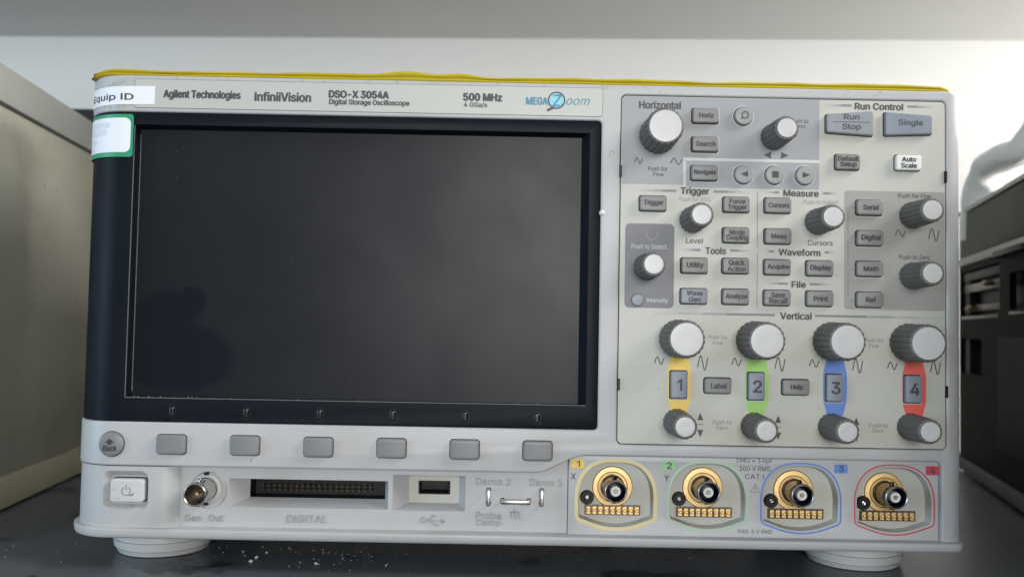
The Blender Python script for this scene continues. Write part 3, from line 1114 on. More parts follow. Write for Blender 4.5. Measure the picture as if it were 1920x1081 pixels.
KW, KH = 50, 28.5
for px, py, lines, m, rule in (
        (1324, 216, [('Horiz', 28, 9)], 'key', 0), (1323, 269.5, [('Search', 38, 9.5)], 'key', 0), (1321.5, 323.5, [('Navigate', 42, 11)], 'key', 0),
        (1225, 380.5, [('Trigger', 38, 12)], 'key', 0), (1382, 383, [('Force', 30, 9), ('Trigger', 36, 11)], 'key', 0), (1381.5, 440.5, [('Mode', 29, 9), ('Coupling', 42, 11)], 'key', 1),
        (1303, 497.5, [('Utility', 32, 12)], 'key', 0), (1380.5, 498, [('Quick', 30, 11), ('Action', 35, 9)], 'key', 0),
        (1302, 555, [('Wave', 30, 9), ('Gen', 22, 9)], 'key_blue', 0), (1380.5, 556, [('Analyze', 41, 11)], 'key', 0),
        (1460, 384.5, [('Cursors', 40, 9)], 'key', 0), (1460, 442.5, [('Meas', 29, 9)], 'key', 0),
        (1459, 500.5, [('Acquire', 42, 11)], 'key', 0), (1538.5, 502.5, [('Display', 40, 12)], 'key', 0),
        (1458.5, 558, [('Save', 26, 9), ('Recall', 34, 9)], 'key', 1), (1538.5, 559.5, [('Print', 27, 9.5)], 'key', 0),
        (1632.5, 388.5, [('Serial', 29, 9.5)], 'key', 0), (1632.5, 446, [('Digital', 36, 12)], 'key', 0), (1632.5, 503.5, [('Math', 28, 9)], 'key', 0), (1632.5, 561.5, [('Ref', 19, 9.5)], 'key', 0),
        (1347, 723, [('Label', 29, 9.5)], 'key', 0), (1493.5, 726, [('Help', 23, 11)], 'key', 0)):
    obj('panel_button', panel_key(px, py, KW, KH, lines, m, rule=rule, tdx=0.6), scope, label='grey key lettered ' + ' '.join(l[0] for l in lines))
obj('panel_button', panel_key(1591, 303, 46, 29, [('Default', 40, 9), ('Setup', 31, 11)]), scope, label='grey key lettered Default Setup')
obj('panel_button', panel_key(1704.5, 304.5, 48, 29, [('Auto', 27, 8.5), ('Scale', 30, 9)], 'key_white'), scope, label='white key lettered Auto Scale')
skew_l = lambda k: poly_round([(-44 * k, -18 * k), (45 * k, -23 * k), (45 * k, 24 * k), (-44 * k, 17 * k)], 0.0012)
skew_r = lambda k: poly_round([(-45 * k, -23 * k), (45 * k, -19 * k), (45 * k, 17 * k), (-45 * k, 22 * k)], 0.0012)
mb = panel_key(1594, 231, 90, 46, [], 'key_run', outline=skew_l, rim='panel')
yk = YP - KUP - 0.00001
mb.text('Run', 1597, 219, 29, 10.5, M['ink'], Y=yk, bold=0.012)
mb.text('Stop', 1597, 238.5, 35, 13.5, M['ink'], Y=yk, bold=0.012)
q0, q1 = P(1561, 228, yk), P(1632, 228, yk)
mb.ribbon([(q0.x, q0.z), (q1.x, q0.z)], 0.2 * MM, yk - 0.0001, M['ink'])
obj('panel_button', mb, scope, label='large slate key lettered Run Stop')
mb = panel_key(1705, 232, 90, 46, [], 'key_blue', outline=skew_r, rim='panel')
mb.text('Single', 1708, 231, 46, 13.5, M['ink'], Y=yk, bold=0.012)
obj('panel_button', mb, scope, label='large slate key lettered Single')
for px, py, s in ((1273.5, 721, '1'), (1419.5, 724, '2'), (1566.5, 727, '3'), (1714.5, 729.5, '4')):
    obj('panel_button', panel_key(px, py, 31, 51, [(s, 10 if s == '1' else 16, 22)], 'key_blue', ink='ink_dark', r=0.8, bold=0.022, tdx=1.0), scope, label='upright slate key numbered ' + s)
# round keys
for px, py, s in ((1396, 216, 'lens'), (1396, 326, 'l'), (1454, 327, 's'), (1511.5, 328, 'r')):
    q = P(px, py, YK)
    mb = MB()
    mb.lathe([(0.0041, YP + 0.001), (0.0041, YK + 0.0005), (0.0038, YK + 0.0001), (0.0034, YK), (0.00001, YK)], (q.x, 0, q.z), M['key_round'], n=36)
    mb.lathe([(0.0044, YP + 0.0003), (0.0044, YP - 0.0001), (0.0041, YP - 0.0001)], (q.x, 0, q.z), M['gap'], n=36)
    mb.lathe([(0.0047, YP + 0.0003), (0.0047, YP - 0.00005), (0.0044, YP - 0.00005)], (q.x, 0, q.z), M['plate_pale'], n=36)
    yk = YK - 0.0001
    if s == 'lens':
        mb.ribbon(circ(q.x + 0.0003, q.z + 0.0001, 0.0014, 20), 0.00045, yk, M['ink_dark'], closed=True)
        mb.ribbon([(q.x - 0.0007, q.z - 0.0009), (q.x - 0.0015, q.z - 0.0017)], 0.0005, yk, M['ink_dark'])
    elif s == 's':
        mb.poly([(q.x + a * 0.0014, q.z + c_ * 0.0014) for a, c_ in ((-1, -1), (1, -1), (1, 1), (-1, 1))], yk, M['ink_dark'])
    else:
        d = -1 if s == 'l' else 1
        mb.poly([(q.x + d * 0.0018, q.z), (q.x - d * 0.0015, q.z + 0.0013), (q.x - d * 0.0015, q.z - 0.0013)], yk, M['ink_dark'])
    obj('round_button', mb, scope, label={'lens': 'round key with magnifying glass sign', 'l': 'round key with left arrow', 's': 'round key with stop square', 'r': 'round key with right arrow'}[s])
q = P(1195, 562, YP)
mb = MB()
mb.lathe([(0.0026, YP + 0.0005), (0.0026, YP - 0.0005), (0.0023, YP - 0.0008), (0.00001, YP - 0.0009)], (q.x, 0, q.z), M['key_blue'], n=28)
mb.lathe([(0.0028, YP), (0.0028, YP - 0.00012), (0.0026, YP - 0.00012)], (q.x, 0, q.z), M['gap'], n=28)
obj('round_button', mb, scope, label='small round slate button beside the word Intensity')

# --- knobs
def knob_meshes(rb, rf, rc, ribs, H=0.018):
    def mod(a, t, r):
        if r < rf * 0.86:
            return 1.0
        s = abs(math.sin(a * ribs / 2))
        return 1 - 0.055 * (1 - s) ** 2 - 0.01
    mb = MB()
    prof = [(rb * 1.03, 0.0006), (rb * 1.03, -0.0012), (rb, -0.0022), (rb - (rb - rf) * 0.5, -H * 0.6), (rf, -H + 0.0018), (rf * 0.985, -H + 0.0008), (rf * 0.94, -H + 0.0002), (rf * 0.85, -H), (rc * 1.03, -H), (rc * 1.03, -H + 0.0006), (0.0001, -H + 0.0006)]
    mb.lathe(prof, (0, 0, 0), M['knob'], n=ribs * 8, mod=mod)
    mc = MB()
    mc.lathe([(rc, -H + 0.0008), (rc, -H - 0.0001), (rc * 0.985, -H - 0.0003), (rc * 0.9, -H - 0.00035), (rc * 0.4, -H - 0.0003), (0.00001, -H - 0.00028)], (0, 0, 0), M['cap'], n=48)
    return mb.mesh('knob'), mc.mesh('cap')


big = knob_meshes(0.0081, 0.0080, 0.00672, 20)
small = knob_meshes(0.0057, 0.0053, 0.0040, 16)
for meshes, spots in ((big, ((1248, 236), (1287.5, 635.6), (1438.3, 638.7), (1589.3, 640.5), (1741, 643.5))),
                      (small, ((1475.6, 239.7), (1315.9, 402), (1226, 495), (1562.3, 406), (1748.2, 393.4), (1748.6, 512.2), (1284.7, 799.8), (1437, 807), (1589, 808.8), (1744.5, 808.8)))):
    for i, (px, py) in enumerate(spots):
        q = P(px, py, YP - 0.018)
        at = Vector((q.x, YP, q.z))
        k = obj('knob', meshes[0], scope, loc=at, local=True)
        k.rotation_euler = (0, 0, 0)
        obj('cap', meshes[1], k, loc=at, local=True)

# --- lower front: power pod, connector panel, input panel, lip
XPOD0, XPOD1 = Xp(292, 930), Xp(334, 930)


def pod_fn(v):
    if v.x > XPOD0:
        t = min(1, (v.x - XPOD0) / (XPOD1 - XPOD0))
        return Vector((v.x, v.y + 0.0062 * (1 - math.sqrt(max(0, 1 - t * t))), v.z))
    return wrap_pt(v)


zpb = Zp(240, 987)
b = MB()
pcx, pcz = Xp(233, 919), Zp(233, 919)
pw, ph = 86 * K0, 72 * K0
recess = rrect(pcx, pcz, pw, ph, 0.0034, 6)
YPOD = 0.0006
b.plate([(XL, zpb - 0.002), (XPOD1, zpb - 0.002), (XPOD1, z_gap - 0.0003), (XL, z_gap - 0.0003)], [recess], YPOD, 0.0042, M['case'], fn=pod_fn,
        cuts=CUTS + [XPOD0 + (XPOD1 - XPOD0) * math.sin(k * math.pi / 24) for k in range(12)], smooth=True)
inner = rrect(pcx + 0.0004, pcz - 0.0001, pw - 0.0036, ph - 0.0044, 0.0022, 6)
mid = rrect(pcx + 0.0003, pcz, pw - 0.0012, ph - 0.0014, 0.0030, 6)
b.loft([ring3(recess, YPOD), ring3(mid, YPOD + 0.0008), ring3(inner, 0.0036)], M['case'], True, fn=wrap_pt, cap=True)
for (px, py) in ((243, 948), (250, 949), (236, 951), (251, 974)):
    q = P(px, py, 0.001)
    b.poly([(q.x + 0.0006 * math.cos(a) * rnd.uniform(.4, 1), q.z + 0.0003 * math.sin(a) * rnd.uniform(.5, 1.2)) for a in [i * math.pi / 3 for i in range(6)]], YPOD - 0.0001, M['ink_faint'])
obj('power_pod', b, scope)
mb = MB()
kx, kz = Xp(238.5, 919), Zp(238.5, 919)
mb.plate(rrect(kx, kz, 63 * K0, 43 * K0, 0.0016), [], -0.0004, 0.0036, M['power'], bevel=0.0007, seg=3, smooth=True)
mb.plate(rrect(kx, kz, 66.5 * K0, 46.5 * K0, 0.0018), [], 0.0032, 0.0045, M['gap'])
q = P(237, 919)
mb.ribbon([(q.x + 0.0018 * math.cos(a), q.z - 0.0001 + 0.0018 * math.sin(a)) for a in [math.radians(125 + 290 * k / 20) for k in range(21)]], 0.00033, -0.0005, M['ink_soft'])
mb.ribbon([(q.x, q.z + 0.0026), (q.x, q.z + 0.0003)], 0.00033, -0.0005, M['ink_soft'])
for k in range(7):
    s_ = P(249 + rnd.gauss(0, 3.4), 925 + rnd.gauss(0, 2.6))
    mb.poly([(s_.x + 0.0005 * math.cos(a) * rnd.uniform(.3, 1), s_.z + 0.0005 * math.sin(a) * rnd.uniform(.3, 1)) for a in [i * math.pi / 3 for i in range(6)]], -0.0005, M['ink_faint'])
obj('power_button', mb, scope)

# connector panel
YC = 0.0045
xr_ = bnl - 0.0002
xl_ = XPOD1 - 0.0006
zt_ = bnt - 0.0005
zb_ = zpb - 0.003


def prect(x0, y0, x1, y1, Y):
    a, c_ = P(x0, y0, Y), P(x1, y1, Y)
    return (a.x, a.z, c_.x, c_.z)


def rect_pts(r):
    x0, z0, x1, z1 = r
    return [(x0, z1), (x1, z1), (x1, z0), (x0, z0)]


dig_o = prect(430, 896, 727, 954.5, YC)
dig_i = prect(470, 899, 722, 935, YC + 0.0075)
usb_o = prect(737, 889, 872, 958, YC)
usb_i = prect(768, 890, 860, 942.5, YC + 0.007)
dig_i = (max(dig_i[0], dig_o[0] + .004), dig_o[1] - 0.0002, min(dig_i[2], dig_o[2] - .0004), dig_i[3])
usb_i = (usb_i[0], usb_o[1] - 0.0002, min(usb_i[2], usb_o[2] - .0016), usb_i[3])
gen = P(391, 918, YC)
b = MB()
gr = 0.0080
b.plate([(xl_, zb_), (xr_, zb_), (xr_, zt_), (xl_, zt_)], [rect_pts(dig_o), rect_pts(usb_o), circ(gen.x, gen.z, gr)], YC, YC + 0.0015, M['case'])
b.loft([ring3(rect_pts(dig_o), YC), ring3(rect_pts(dig_i), YC + 0.0075)], M['case'])
b.loft([ring3(rect_pts(usb_o), YC), ring3(rect_pts(usb_i), YC + 0.007)], M['case'])
pu = P(814.5, 913, YC + 0.007)
b.plate(rect_pts(usb_i), [rrect(pu.x, pu.z, 0.0139, 0.0059, 0.0003)], YC + 0.007, YC + 0.008, M['well'])
b.loft([ring3(circ(gen.x, gen.z, gr), YC), ring3(circ(gen.x, gen.z, gr - 0.0006), YC + 0.0012)], M['case'], True, cap=True)
Te = lambda s, px, py, w, h: b.text(s, px, py, w, h, M['emboss'], Y=YC, thick=0.0005, bold=0.0)
Te('Gen', 362, 969.5, 31, 13)
Te('Out', 405, 969.5, 28, 13)
Te('DIGITAL', 576, 971.5, 75, 14)
Te('Demo 2', 924.5, 902, 64, 13)
Te('Demo 1', 1023.5, 903.5, 60, 13)
Te('Probe', 916, 965.5, 48, 13)
Te('Comp', 915, 979.5, 46, 14)
# embossed ground sign and trident sign


def emb(pts, w, closed=False):
    b.ribbon([(P(x, y, YC).x, P(x, y, YC).z) for x, y in pts], w * K0, YC - 0.00035, M['case'], closed)
    for sgn in (-1, 1):
        pass


def emb_bar(p0, p1, w=2.2):
    a, c_ = P(*p0, YC), P(*p1, YC)
    d = Vector((c_.x - a.x, 0, c_.z - a.z))
    L = d.length
    ang = math.atan2(d.z, d.x)
    b.box(((a.x + c_.x) / 2, YC - 0.0001, (a.z + c_.z) / 2), (L, 0.0008, w * 0.8 * K0), M['emboss'], rot=Matrix.Rotation(-ang, 4, 'Y'))


for p0, p1 in (((964, 950), (964, 960)), ((956, 959), (974, 959)), ((957, 959), (960, 972)), ((964, 960), (968, 972)), ((971, 960), (975, 972)),
               ((798, 974), (832, 976)), ((802, 974), (810, 966)), ((810, 966), (818, 966)), ((806, 975), (814, 983)), ((814, 983), (822, 984)), ((826, 972), (833, 976)), ((826, 980), (833, 976))):
    emb_bar(p0, p1)
q = P(793, 974, YC)
b.lathe([(0.0014, 0.0002), (0.0014, -0.0004), (0.0008, -0.0004), (0.0008, 0.0002)], (q.x, YC, q.z), M['emboss'], n=16)
obj('connector_panel', b, scope)

# pod connector: dark shrouded header with pins
mb = MB()
x0, z0, x1, z1 = dig_i
ys = YC + 0.0075
mb.plate([(x0 - .002, z1 - .002), (x1 + .002, z1 - .002), (x1 + .002, z0 + .002), (x0 - .002, z0 + .002)], [[(x0, z1), (x1, z1), (x1, z0), (x0, z0)]], ys + 0.0001, ys + 0.009, M['black'])
mb.box(((x0 + x1) / 2, ys + 0.0095, (z0 + z1) / 2), (x1 - x0 + 0.004, 0.001, z0 - z1 + 0.004), M['black'])
for r_ in range(2):
    for k in range(20):
        px = 494 + k * 10.6
        q = P(px, 908.5 + r_ * 7.5 + k * 0.2, ys + 0.003)
        mb.box((q.x, ys + 0.006, q.z), (0.0007, 0.007, 0.0007), M['brass_dark'], bevel=0.0002, seg=1)
q = P(583, 899, YC + 0.0025)
mb.box((q.x, YC + 0.004, dig_o[1] - 0.0002), (0.0052, 0.0075, 0.0012), M['black'])
obj('header_socket', mb, scope)

# usb socket
mb = MB()
yu = YC + 0.007
mb.plate(rrect(pu.x, pu.z, 0.0135, 0.0056, 0.0003), [rrect(pu.x, pu.z, 0.0127, 0.0048, 0.0002)], yu - 0.0002, yu + 0.009, M['black'])
mb.box((pu.x, yu + 0.0095, pu.z), (0.0137, 0.001, 0.0057), M['black'])
mb.box((pu.x, yu + 0.0062, pu.z + 0.0011), (0.0118, 0.0066, 0.0016), M['black'])
obj('usb_port', mb, scope)


# --- coaxial connectors
def bnc_parts(outer_mat, inner_mat, L=0.0125):
    mb = MB()
    R0 = 0.0048
    prof = [(0.0050, 0.001), (0.0050, -0.0016), (0.0047, -0.0018), (0.0047, -L + 0.0045), (R0, -L + 0.0040), (R0, -L + 0.0006), (R0 - 0.00025, -L + 0.0001), (R0 - 0.0004, -L), (R0 - 0.00065, -L + 0.0002)]
    mb.lathe(prof, (0, 0, 0), outer_mat, n=48)
    mb.lathe([(R0 + 0.00004, -L + 0.0012), (R0 + 0.00004, -L + 0.0005), (R0 - 0.0002, -L), (R0 - 0.0004, -L - 0.0001), (R0 - 0.00066, -L + 0.0002)], (0, 0, 0), M['nickel_rim'], n=48)
    mb.lathe([(R0 - 0.00065, -L + 0.0002), (R0 - 0.0007, -0.004), (0.0001, -0.004)], (0, 0, 0), inner_mat, n=48)
    for sg in (1, -1):
        mb.lathe([(0.0010, 0.0), (0.0010, 0.0010), (0.0008, 0.00125), (0.00001, 0.0013)], (0, -L + 0.0052, 0.0046), outer_mat, n=14, axis='Z')
        if sg < 0:
            break
    mb.box((0, -L + 0.0052, -0.0051), (0.0019, 0.0019, 0.0014), outer_mat, bevel=0.0004)
    return mb.mesh('coaxial_connector')


ME_BNC = bnc_parts(M['nickel_dark'], M['socket'])
ME_GEN = bnc_parts(M['nickel'], M['nickel_dark'], 0.0150)
mb = MB()
mb.lathe([(0.00001, -0.0108), (0.0005, -0.0108), (0.0005, -0.0100), (0.0007, -0.0100), (0.0009, -0.0112), (0.0021, -0.0112), (0.0022, -0.0109), (0.0022, -0.004)], (0, 0, 0), M['ptfe'], n=32)
ME_INS = mb.mesh('insulator')
mb = MB()
mb.lathe([(0.00065, -0.0098), (0.00065, -0.01135), (0.0003, -0.01135), (0.0003, -0.0098)], (0, 0, 0), M['brass_dark'], n=16)
ME_PIN = mb.mesh('centre_contact')
mb = MB()
mb.lathe([(0.0088, 0.0016), (0.0088, 0.0002), (0.0084, -0.0002), (0.0066, -0.0003), (0.0064, -0.0007), (0.0062, -0.0003), (0.0050, -0.00025)], (0, 0, 0), M['gold'], n=56)
mb.lathe([(0.0052, -0.0001), (0.0052, -0.0006), (0.0046, -0.0006)], (0, 0, 0), M['black'], n=40)
ME_FL = mb.mesh('flange')
mb = MB()
mb.lathe([(0.0066, 0.001), (0.0066, -0.0006), (0.0063, -0.0008), (0.0048, -0.0008)], (0, 0, 0), M['case'], n=48)
for sx, sz, w_ in ((0, 1, 0.0021), (0, -1, 0.0021), (-1, 0, 0.001)):
    mb.box((sx * 0.0064, -0.0004, sz * 0.0064), (w_, 0.0012, 0.0012), M['black'])
ME_GFL = mb.mesh('flange')
gy = YC + 0.0012
g_front = P(364.5, 927.5, gy - 0.0150)
gat = Vector((g_front.x, gy, g_front.z))
o = obj('coaxial_connector', ME_GEN, scope, loc=gat, local=True, label='bright nickel coaxial socket above the words Gen Out')
obj('flange', ME_GFL, o, loc=gat, local=True)
mb = MB()
mb.lathe([(0.00001, -0.0120), (0.0006, -0.0120), (0.0006, -0.004)], (0, 0, 0), M['gold'], n=16)
obj('centre_contact', mb.mesh('centre_contact'), o, loc=gat, local=True)

# demo / ground lugs
for (px, py, horiz, nm) in ((916, 932, 0, 'test_terminal'), (967, 939.5, 1, 'ground_terminal'), (1016, 933, 0, 'test_terminal')):
    q = P(px, py, YC - 0.003)
    mb = MB()
    L = 0.0125 if horiz else 0.0068
    w_, d_ = 0.0015, 0.0045
    rt = Matrix.Identity(4) if horiz else Matrix.Rotation(math.pi / 2, 4, 'Y')
    for s_ in (-1, 1):
        mb.box((0, 0, 0), (0.0011, d_ + 0.002, w_), M['steel'], bevel=0.0003, rot=rt @ Matrix.Translation((s_ * (L / 2 - 0.0005), 0.001, 0)))
    for s_ in (-1, 1):
        mb.box((0, 0, 0), (0.0015, 0.0003, w_ + 0.0004), M['black'], rot=rt @ Matrix.Translation((s_ * (L / 2 - 0.0005), 0.0020, 0)))
    mb.box((0, 0, 0), (L, 0.0011, w_), M['steel'], bevel=0.00035, rot=rt @ Matrix.Translation((0, -d_ / 2, 0)))
    if horiz:
        mb.box((0, 0, 0), (L, 0.0010, 0.0010), M['steel'], bevel=0.0003, rot=Matrix.Translation((0, -d_ / 2 + 0.0012, -0.0008)))
    obj(nm, mb, scope, loc=Vector((q.x, YC - 0.0021, q.z)), local=True)

# --- input panel with four wells
YI = 0.0022
WD = 0.0048


def well_pts(cx, cz, w, h, grow=0.0):
    pts = []
    n = 2.7
    for k in range(25):
        a = math.pi * k / 24
        ca, sa = math.cos(a), math.sin(a)
        x = 0.5 * math.copysign(abs(ca) ** (2 / n), ca)
        z = -0.06 + 0.56 * sa ** (2 / 2.2)
        pts.append((x, z))
    pts.append((-0.497, -0.30))
    for k in range(5):
        t = k / 4
        pts.append((-0.495 + 0.10 * t * t * 0.9, -0.34 - 0.055 * t))
    for k in range(1, 12):
        x = -0.40 + 0.80 * k / 12
        pts.append((x, -0.50 + 0.66 * x * x))
    for k in range(5):
        t = 1 - k / 4
        pts.append((0.495 - 0.10 * t * t * 0.9, -0.34 - 0.055 * t))
    pts.append((0.497, -0.30))
    base = [(cx + p[0] * w, cz + p[1] * h) for p in pts]
    if not grow:
        return base
    out = []
    N = len(base)
    for i in range(N):
        a, c_ = base[i - 1], base[(i + 1) % N]
        t_ = Vector((c_[0] - a[0], c_[1] - a[1])).normalized()
        out.append((base[i][0] + t_.y * grow, base[i][1] - t_.x * grow))
    return out


b = MB()
wells = [(1155, 926.5), (1327, 929.5), (1501.5, 933.5), (1677, 936.5)]
WW, WH = 139 * S(YI), 119 * S(YI)
cent = [P(px, py, YI) for px, py in wells]
zbot = zpb - 0.003
b.plate(poly_round([(bnl, zbot), (bnr - 0.0002, zbot), (bnr - 0.0002, bnt - 0.0002), (bnl, bnt - 0.0002)], [0, 0, 0.001, 0.004]), [well_pts(c_.x, c_.z, WW, WH) for c_ in cent], YI, YI + 0.003, M['case'], bevel=0.0004, seg=2, smooth=True)
for c_ in cent:
    w0 = well_pts(c_.x, c_.z, WW, WH)
    w1 = [(c_.x + (p[0] - c_.x) * 0.965, c_.z + (p[1] - c_.z) * 0.965) for p in w0]
    b.loft([ring3(w0, YI + 0.0004), ring3(w1, YI + WD)], M['well'], True, cap=True)
yi = YI - 0.00006
for c_, m, wd_, gr_ in zip(cent, ('c1_pale', 'c2_pale', 'c3', 'c4_ring'), (7, 5, 3.2, 2.6), (4, 4, 5, 5)):
    b.ribbon(well_pts(c_.x, c_.z, WW, WH, gr_ * K0), wd_ * K0, yi, M[m], closed=True)
for (px, py, s, m) in ((1083.5, 868.5, '1', 'c1'), (1254, 872, '2', 'c2_tag'), (1576.5, 878, '3', 'c3'), (1748, 881.5, '4', 'c4_ring')):
    q = P(px, py, YI)
    b.poly(rrect(q.x, q.z, 25 * K0, 17 * K0, 0.0008), yi - 0.00005, M[m])
    b.text(s, px + 1, py, 6 if s == '1' else 9, 11.5, M['ink_dark'] if s in '12' else M['ink'], Y=yi - 0.00006, bold=0.02)
b.text('X', 1075, 892, 9, 11, M['ink'], Y=yi, bold=0.01)
b.text('Y', 1250, 895.5, 8.5, 11, M['ink'], Y=yi, bold=0.01)
b.text('1M\u03a9 \u2248 14pF', 1414.5, 863.5, 68, 10, M['ink'], Y=yi, bold=0.0)
b.text('300 V RMS', 1415, 877.5, 58, 9, M['ink'], Y=yi, bold=0.0)
b.text('CAT I', 1414.5, 892.5, 35, 9, M['ink'], Y=yi, bold=0.0)
b.text('50\u03a9  5 V RMS', 1415.5, 995.5, 64, 7, M['ink'], Y=yi, bold=0.0)
q = P(1415.5, 914.5, YI)
tw = 8.6 * K0
b.ribbon([(q.x - tw, q.z - tw * .85), (q.x + tw, q.z - tw * .85), (q.x, q.z + tw * .95)], 1.3 * K0, yi, M['ink'], closed=True)
b.ribbon([(q.x, q.z + tw * .4), (q.x, q.z - tw * .3)], 1.4 * K0, yi, M['ink'])
b.ribbon([(q.x, q.z - tw * .45), (q.x, q.z - tw * .65)], 1.4 * K0, yi, M['ink'])
obj('input_panel', b, scope)

mb = MB()
for k in range(9):
    x = (k - 4) * 11.2 * S(YI + WD)
    mb.box((x, -0.0005, 0), (0.00215, 0.0012, 0.0037), M['gold'], bevel=0.0003, seg=1)
    mb.lathe([(0.00075, -0.001), (0.00075, -0.0016), (0.0005, -0.0019), (0.00001, -0.00195)], (x + 0.0001, 0, 0), M['gold'], n=12)
mb.box((0, 0.0001, 0), (9 * 11.2 * S(YI + WD) + 0.0006, 0.0010, 0.0043), M['nickel_dark'])
ME_STRIP = mb.mesh('contact_strip')
mb = MB()
mb.lathe([(0.0030, 0.001), (0.0030, -0.0010), (0.0027, -0.0015), (0.0014, -0.0015), (0.0013, -0.0009), (0.00001, -0.0009)], (0, 0, 0), M['black'], n=28)
mb.lathe([(0.0015, -0.0011), (0.0013, -0.0020), (0.0008, -0.0022), (0.0006, -0.0013), (0.00001, -0.0013)], (0, 0, 0), M['nickel'], n=6, smooth=False)
ME_SCREW = mb.mesh('screw')
YW = YI + WD
for i, ((fx, fy), (sx, sy), (kx_, ky_)) in enumerate(zip(((1154.9, 921.5), (1329.5, 923.5), (1505.5, 929), (1681.5, 933)), ((1098, 931), (1270.5, 934), (1443, 938), (1616, 942)), ((1148.5, 955.5), (1320, 959.5), (1492, 962.7), (1664.5, 966.5)))):
    q = P(fx, fy, YW - 0.0125)
    at = Vector((q.x, YW - 0.0002, q.z))
    o = obj('coaxial_connector', ME_BNC, scope, loc=at, local=True, label='gold flanged coaxial socket of channel %d' % (i + 1))
    obj('flange', ME_FL, o, loc=at, local=True)
    obj('insulator', ME_INS, o, loc=at, local=True)
    obj('centre_contact', ME_PIN, o, loc=at, local=True)
    q = P(sx + 1, sy, YW - 0.001)
    obj('screw', ME_SCREW, scope, loc=Vector((q.x + 0.0004, YW - 0.0004, q.z)), local=True)
    q = P(kx_, ky_, YW - 0.001)
    obj('contact_strip', ME_STRIP, scope, loc=Vector((q.x, YW - 0.0004, q.z)), local=True)

# --- lip along the foot of the front
b = MB()
zl1 = Zp(700, 1001, -0.0045)
zl0 = Z_LIP
yl0, yl1 = -0.0042, 0.024
xl0 = XB - RW * AMAX - 0.006
bb = bmesh.new()
bmesh.ops.create_cube(bb, size=1.0)
bmesh.ops.scale(bb, vec=(XR + 0.0004 - xl0, yl1 - yl0, zl1 - zl0), verts=bb.verts)
bmesh.ops.translate(bb, vec=((XR + 0.0004 + xl0) / 2, (yl0 + yl1) / 2, (zl0 + zl1) / 2), verts=bb.verts)
ed = [e for e in bb.edges if all(v.co.y < 0 for v in e.verts) and abs(e.verts[0].co.x - e.verts[1].co.x) > 0.1]
low = [e for e in ed if e.verts[0].co.z < (zl0 + zl1) / 2]
rt = [e for e in bb.edges if all(v.co.y < 0 and v.co.x > 0.1 for v in e.verts)]
bmesh.ops.bevel(bb, geom=rt, offset=0.0035, segments=5, affect='EDGES', profile=0.5)
ed = [e for e in bb.edges if all(v.co.z < zl0 + 1e-6 for v in e.verts) and all(v.co.y < yl1 - 1e-4 for v in e.verts)]
bmesh.ops.bevel(bb, geom=ed, offset=0.0024, segments=4, affect='EDGES', profile=0.5)
ed = [e for e in bb.edges if all(v.co.z > zl1 - 1e-6 for v in e.verts) and all(v.co.y < yl1 - 1e-4 for v in e.verts)]
bmesh.ops.bevel(bb, geom=ed, offset=0.0008, segments=3, affect='EDGES', profile=0.5)
for x in CUTS + QCUTS:
    bmesh.ops.bisect_plane(bb, geom=bb.verts[:] + bb.edges[:] + bb.faces[:], plane_co=(x, 0, 0), plane_no=(1, 0, 0), dist=1e-7)
def lip_fn(v):
    if v.x < XB + 0.02 and v.y < 0:
        t_ = min(1, (XB + 0.02 - v.x) / 0.02)
        v = Vector((v.x, v.y * (1 - 0.62 * t_), v.z))
    return end_round(v)


b.bm(bb, M['case'], True, fn=lip_fn)
obj('lip', b, scope)

# --- feet
mb = MB()
zf = Z_LIP + 0.003
R1 = 0.0225
prof = [(R1 - 0.0060, 0.0), (R1 - 0.0026, 0.0004), (R1 - 0.0016, 0.0024), (R1 - 0.0024, 0.0026), (R1 - 0.0024, 0.0031), (R1 - 0.0008, 0.0033), (R1 - 0.0003, 0.0064), (R1 - 0.0012, 0.0066), (R1 - 0.0012, 0.0071), (R1 + 0.0002, 0.0073), (R1 + 0.0006, zf)]
mb.lathe(prof, (0, 0, 0), M['foot'], n=72, axis='Z', cap_start=True)
ME_FOOT = mb.mesh('foot')
for x, y in ((-0.1585, 0.0405), (0.164, 0.0385), (-0.1585, 0.118), (0.164, 0.118)):
    obj('foot', ME_FOOT, scope, loc=Vector((x, y, 0)), local=True)

# ================================================================ things around it
# yellow film folder lying on top
ysheet = root('plastic_folder', Vector((0.004, 0.07, ZT)), 'thin yellow plastic folder lying flat on top of the oscilloscope', 'folder')


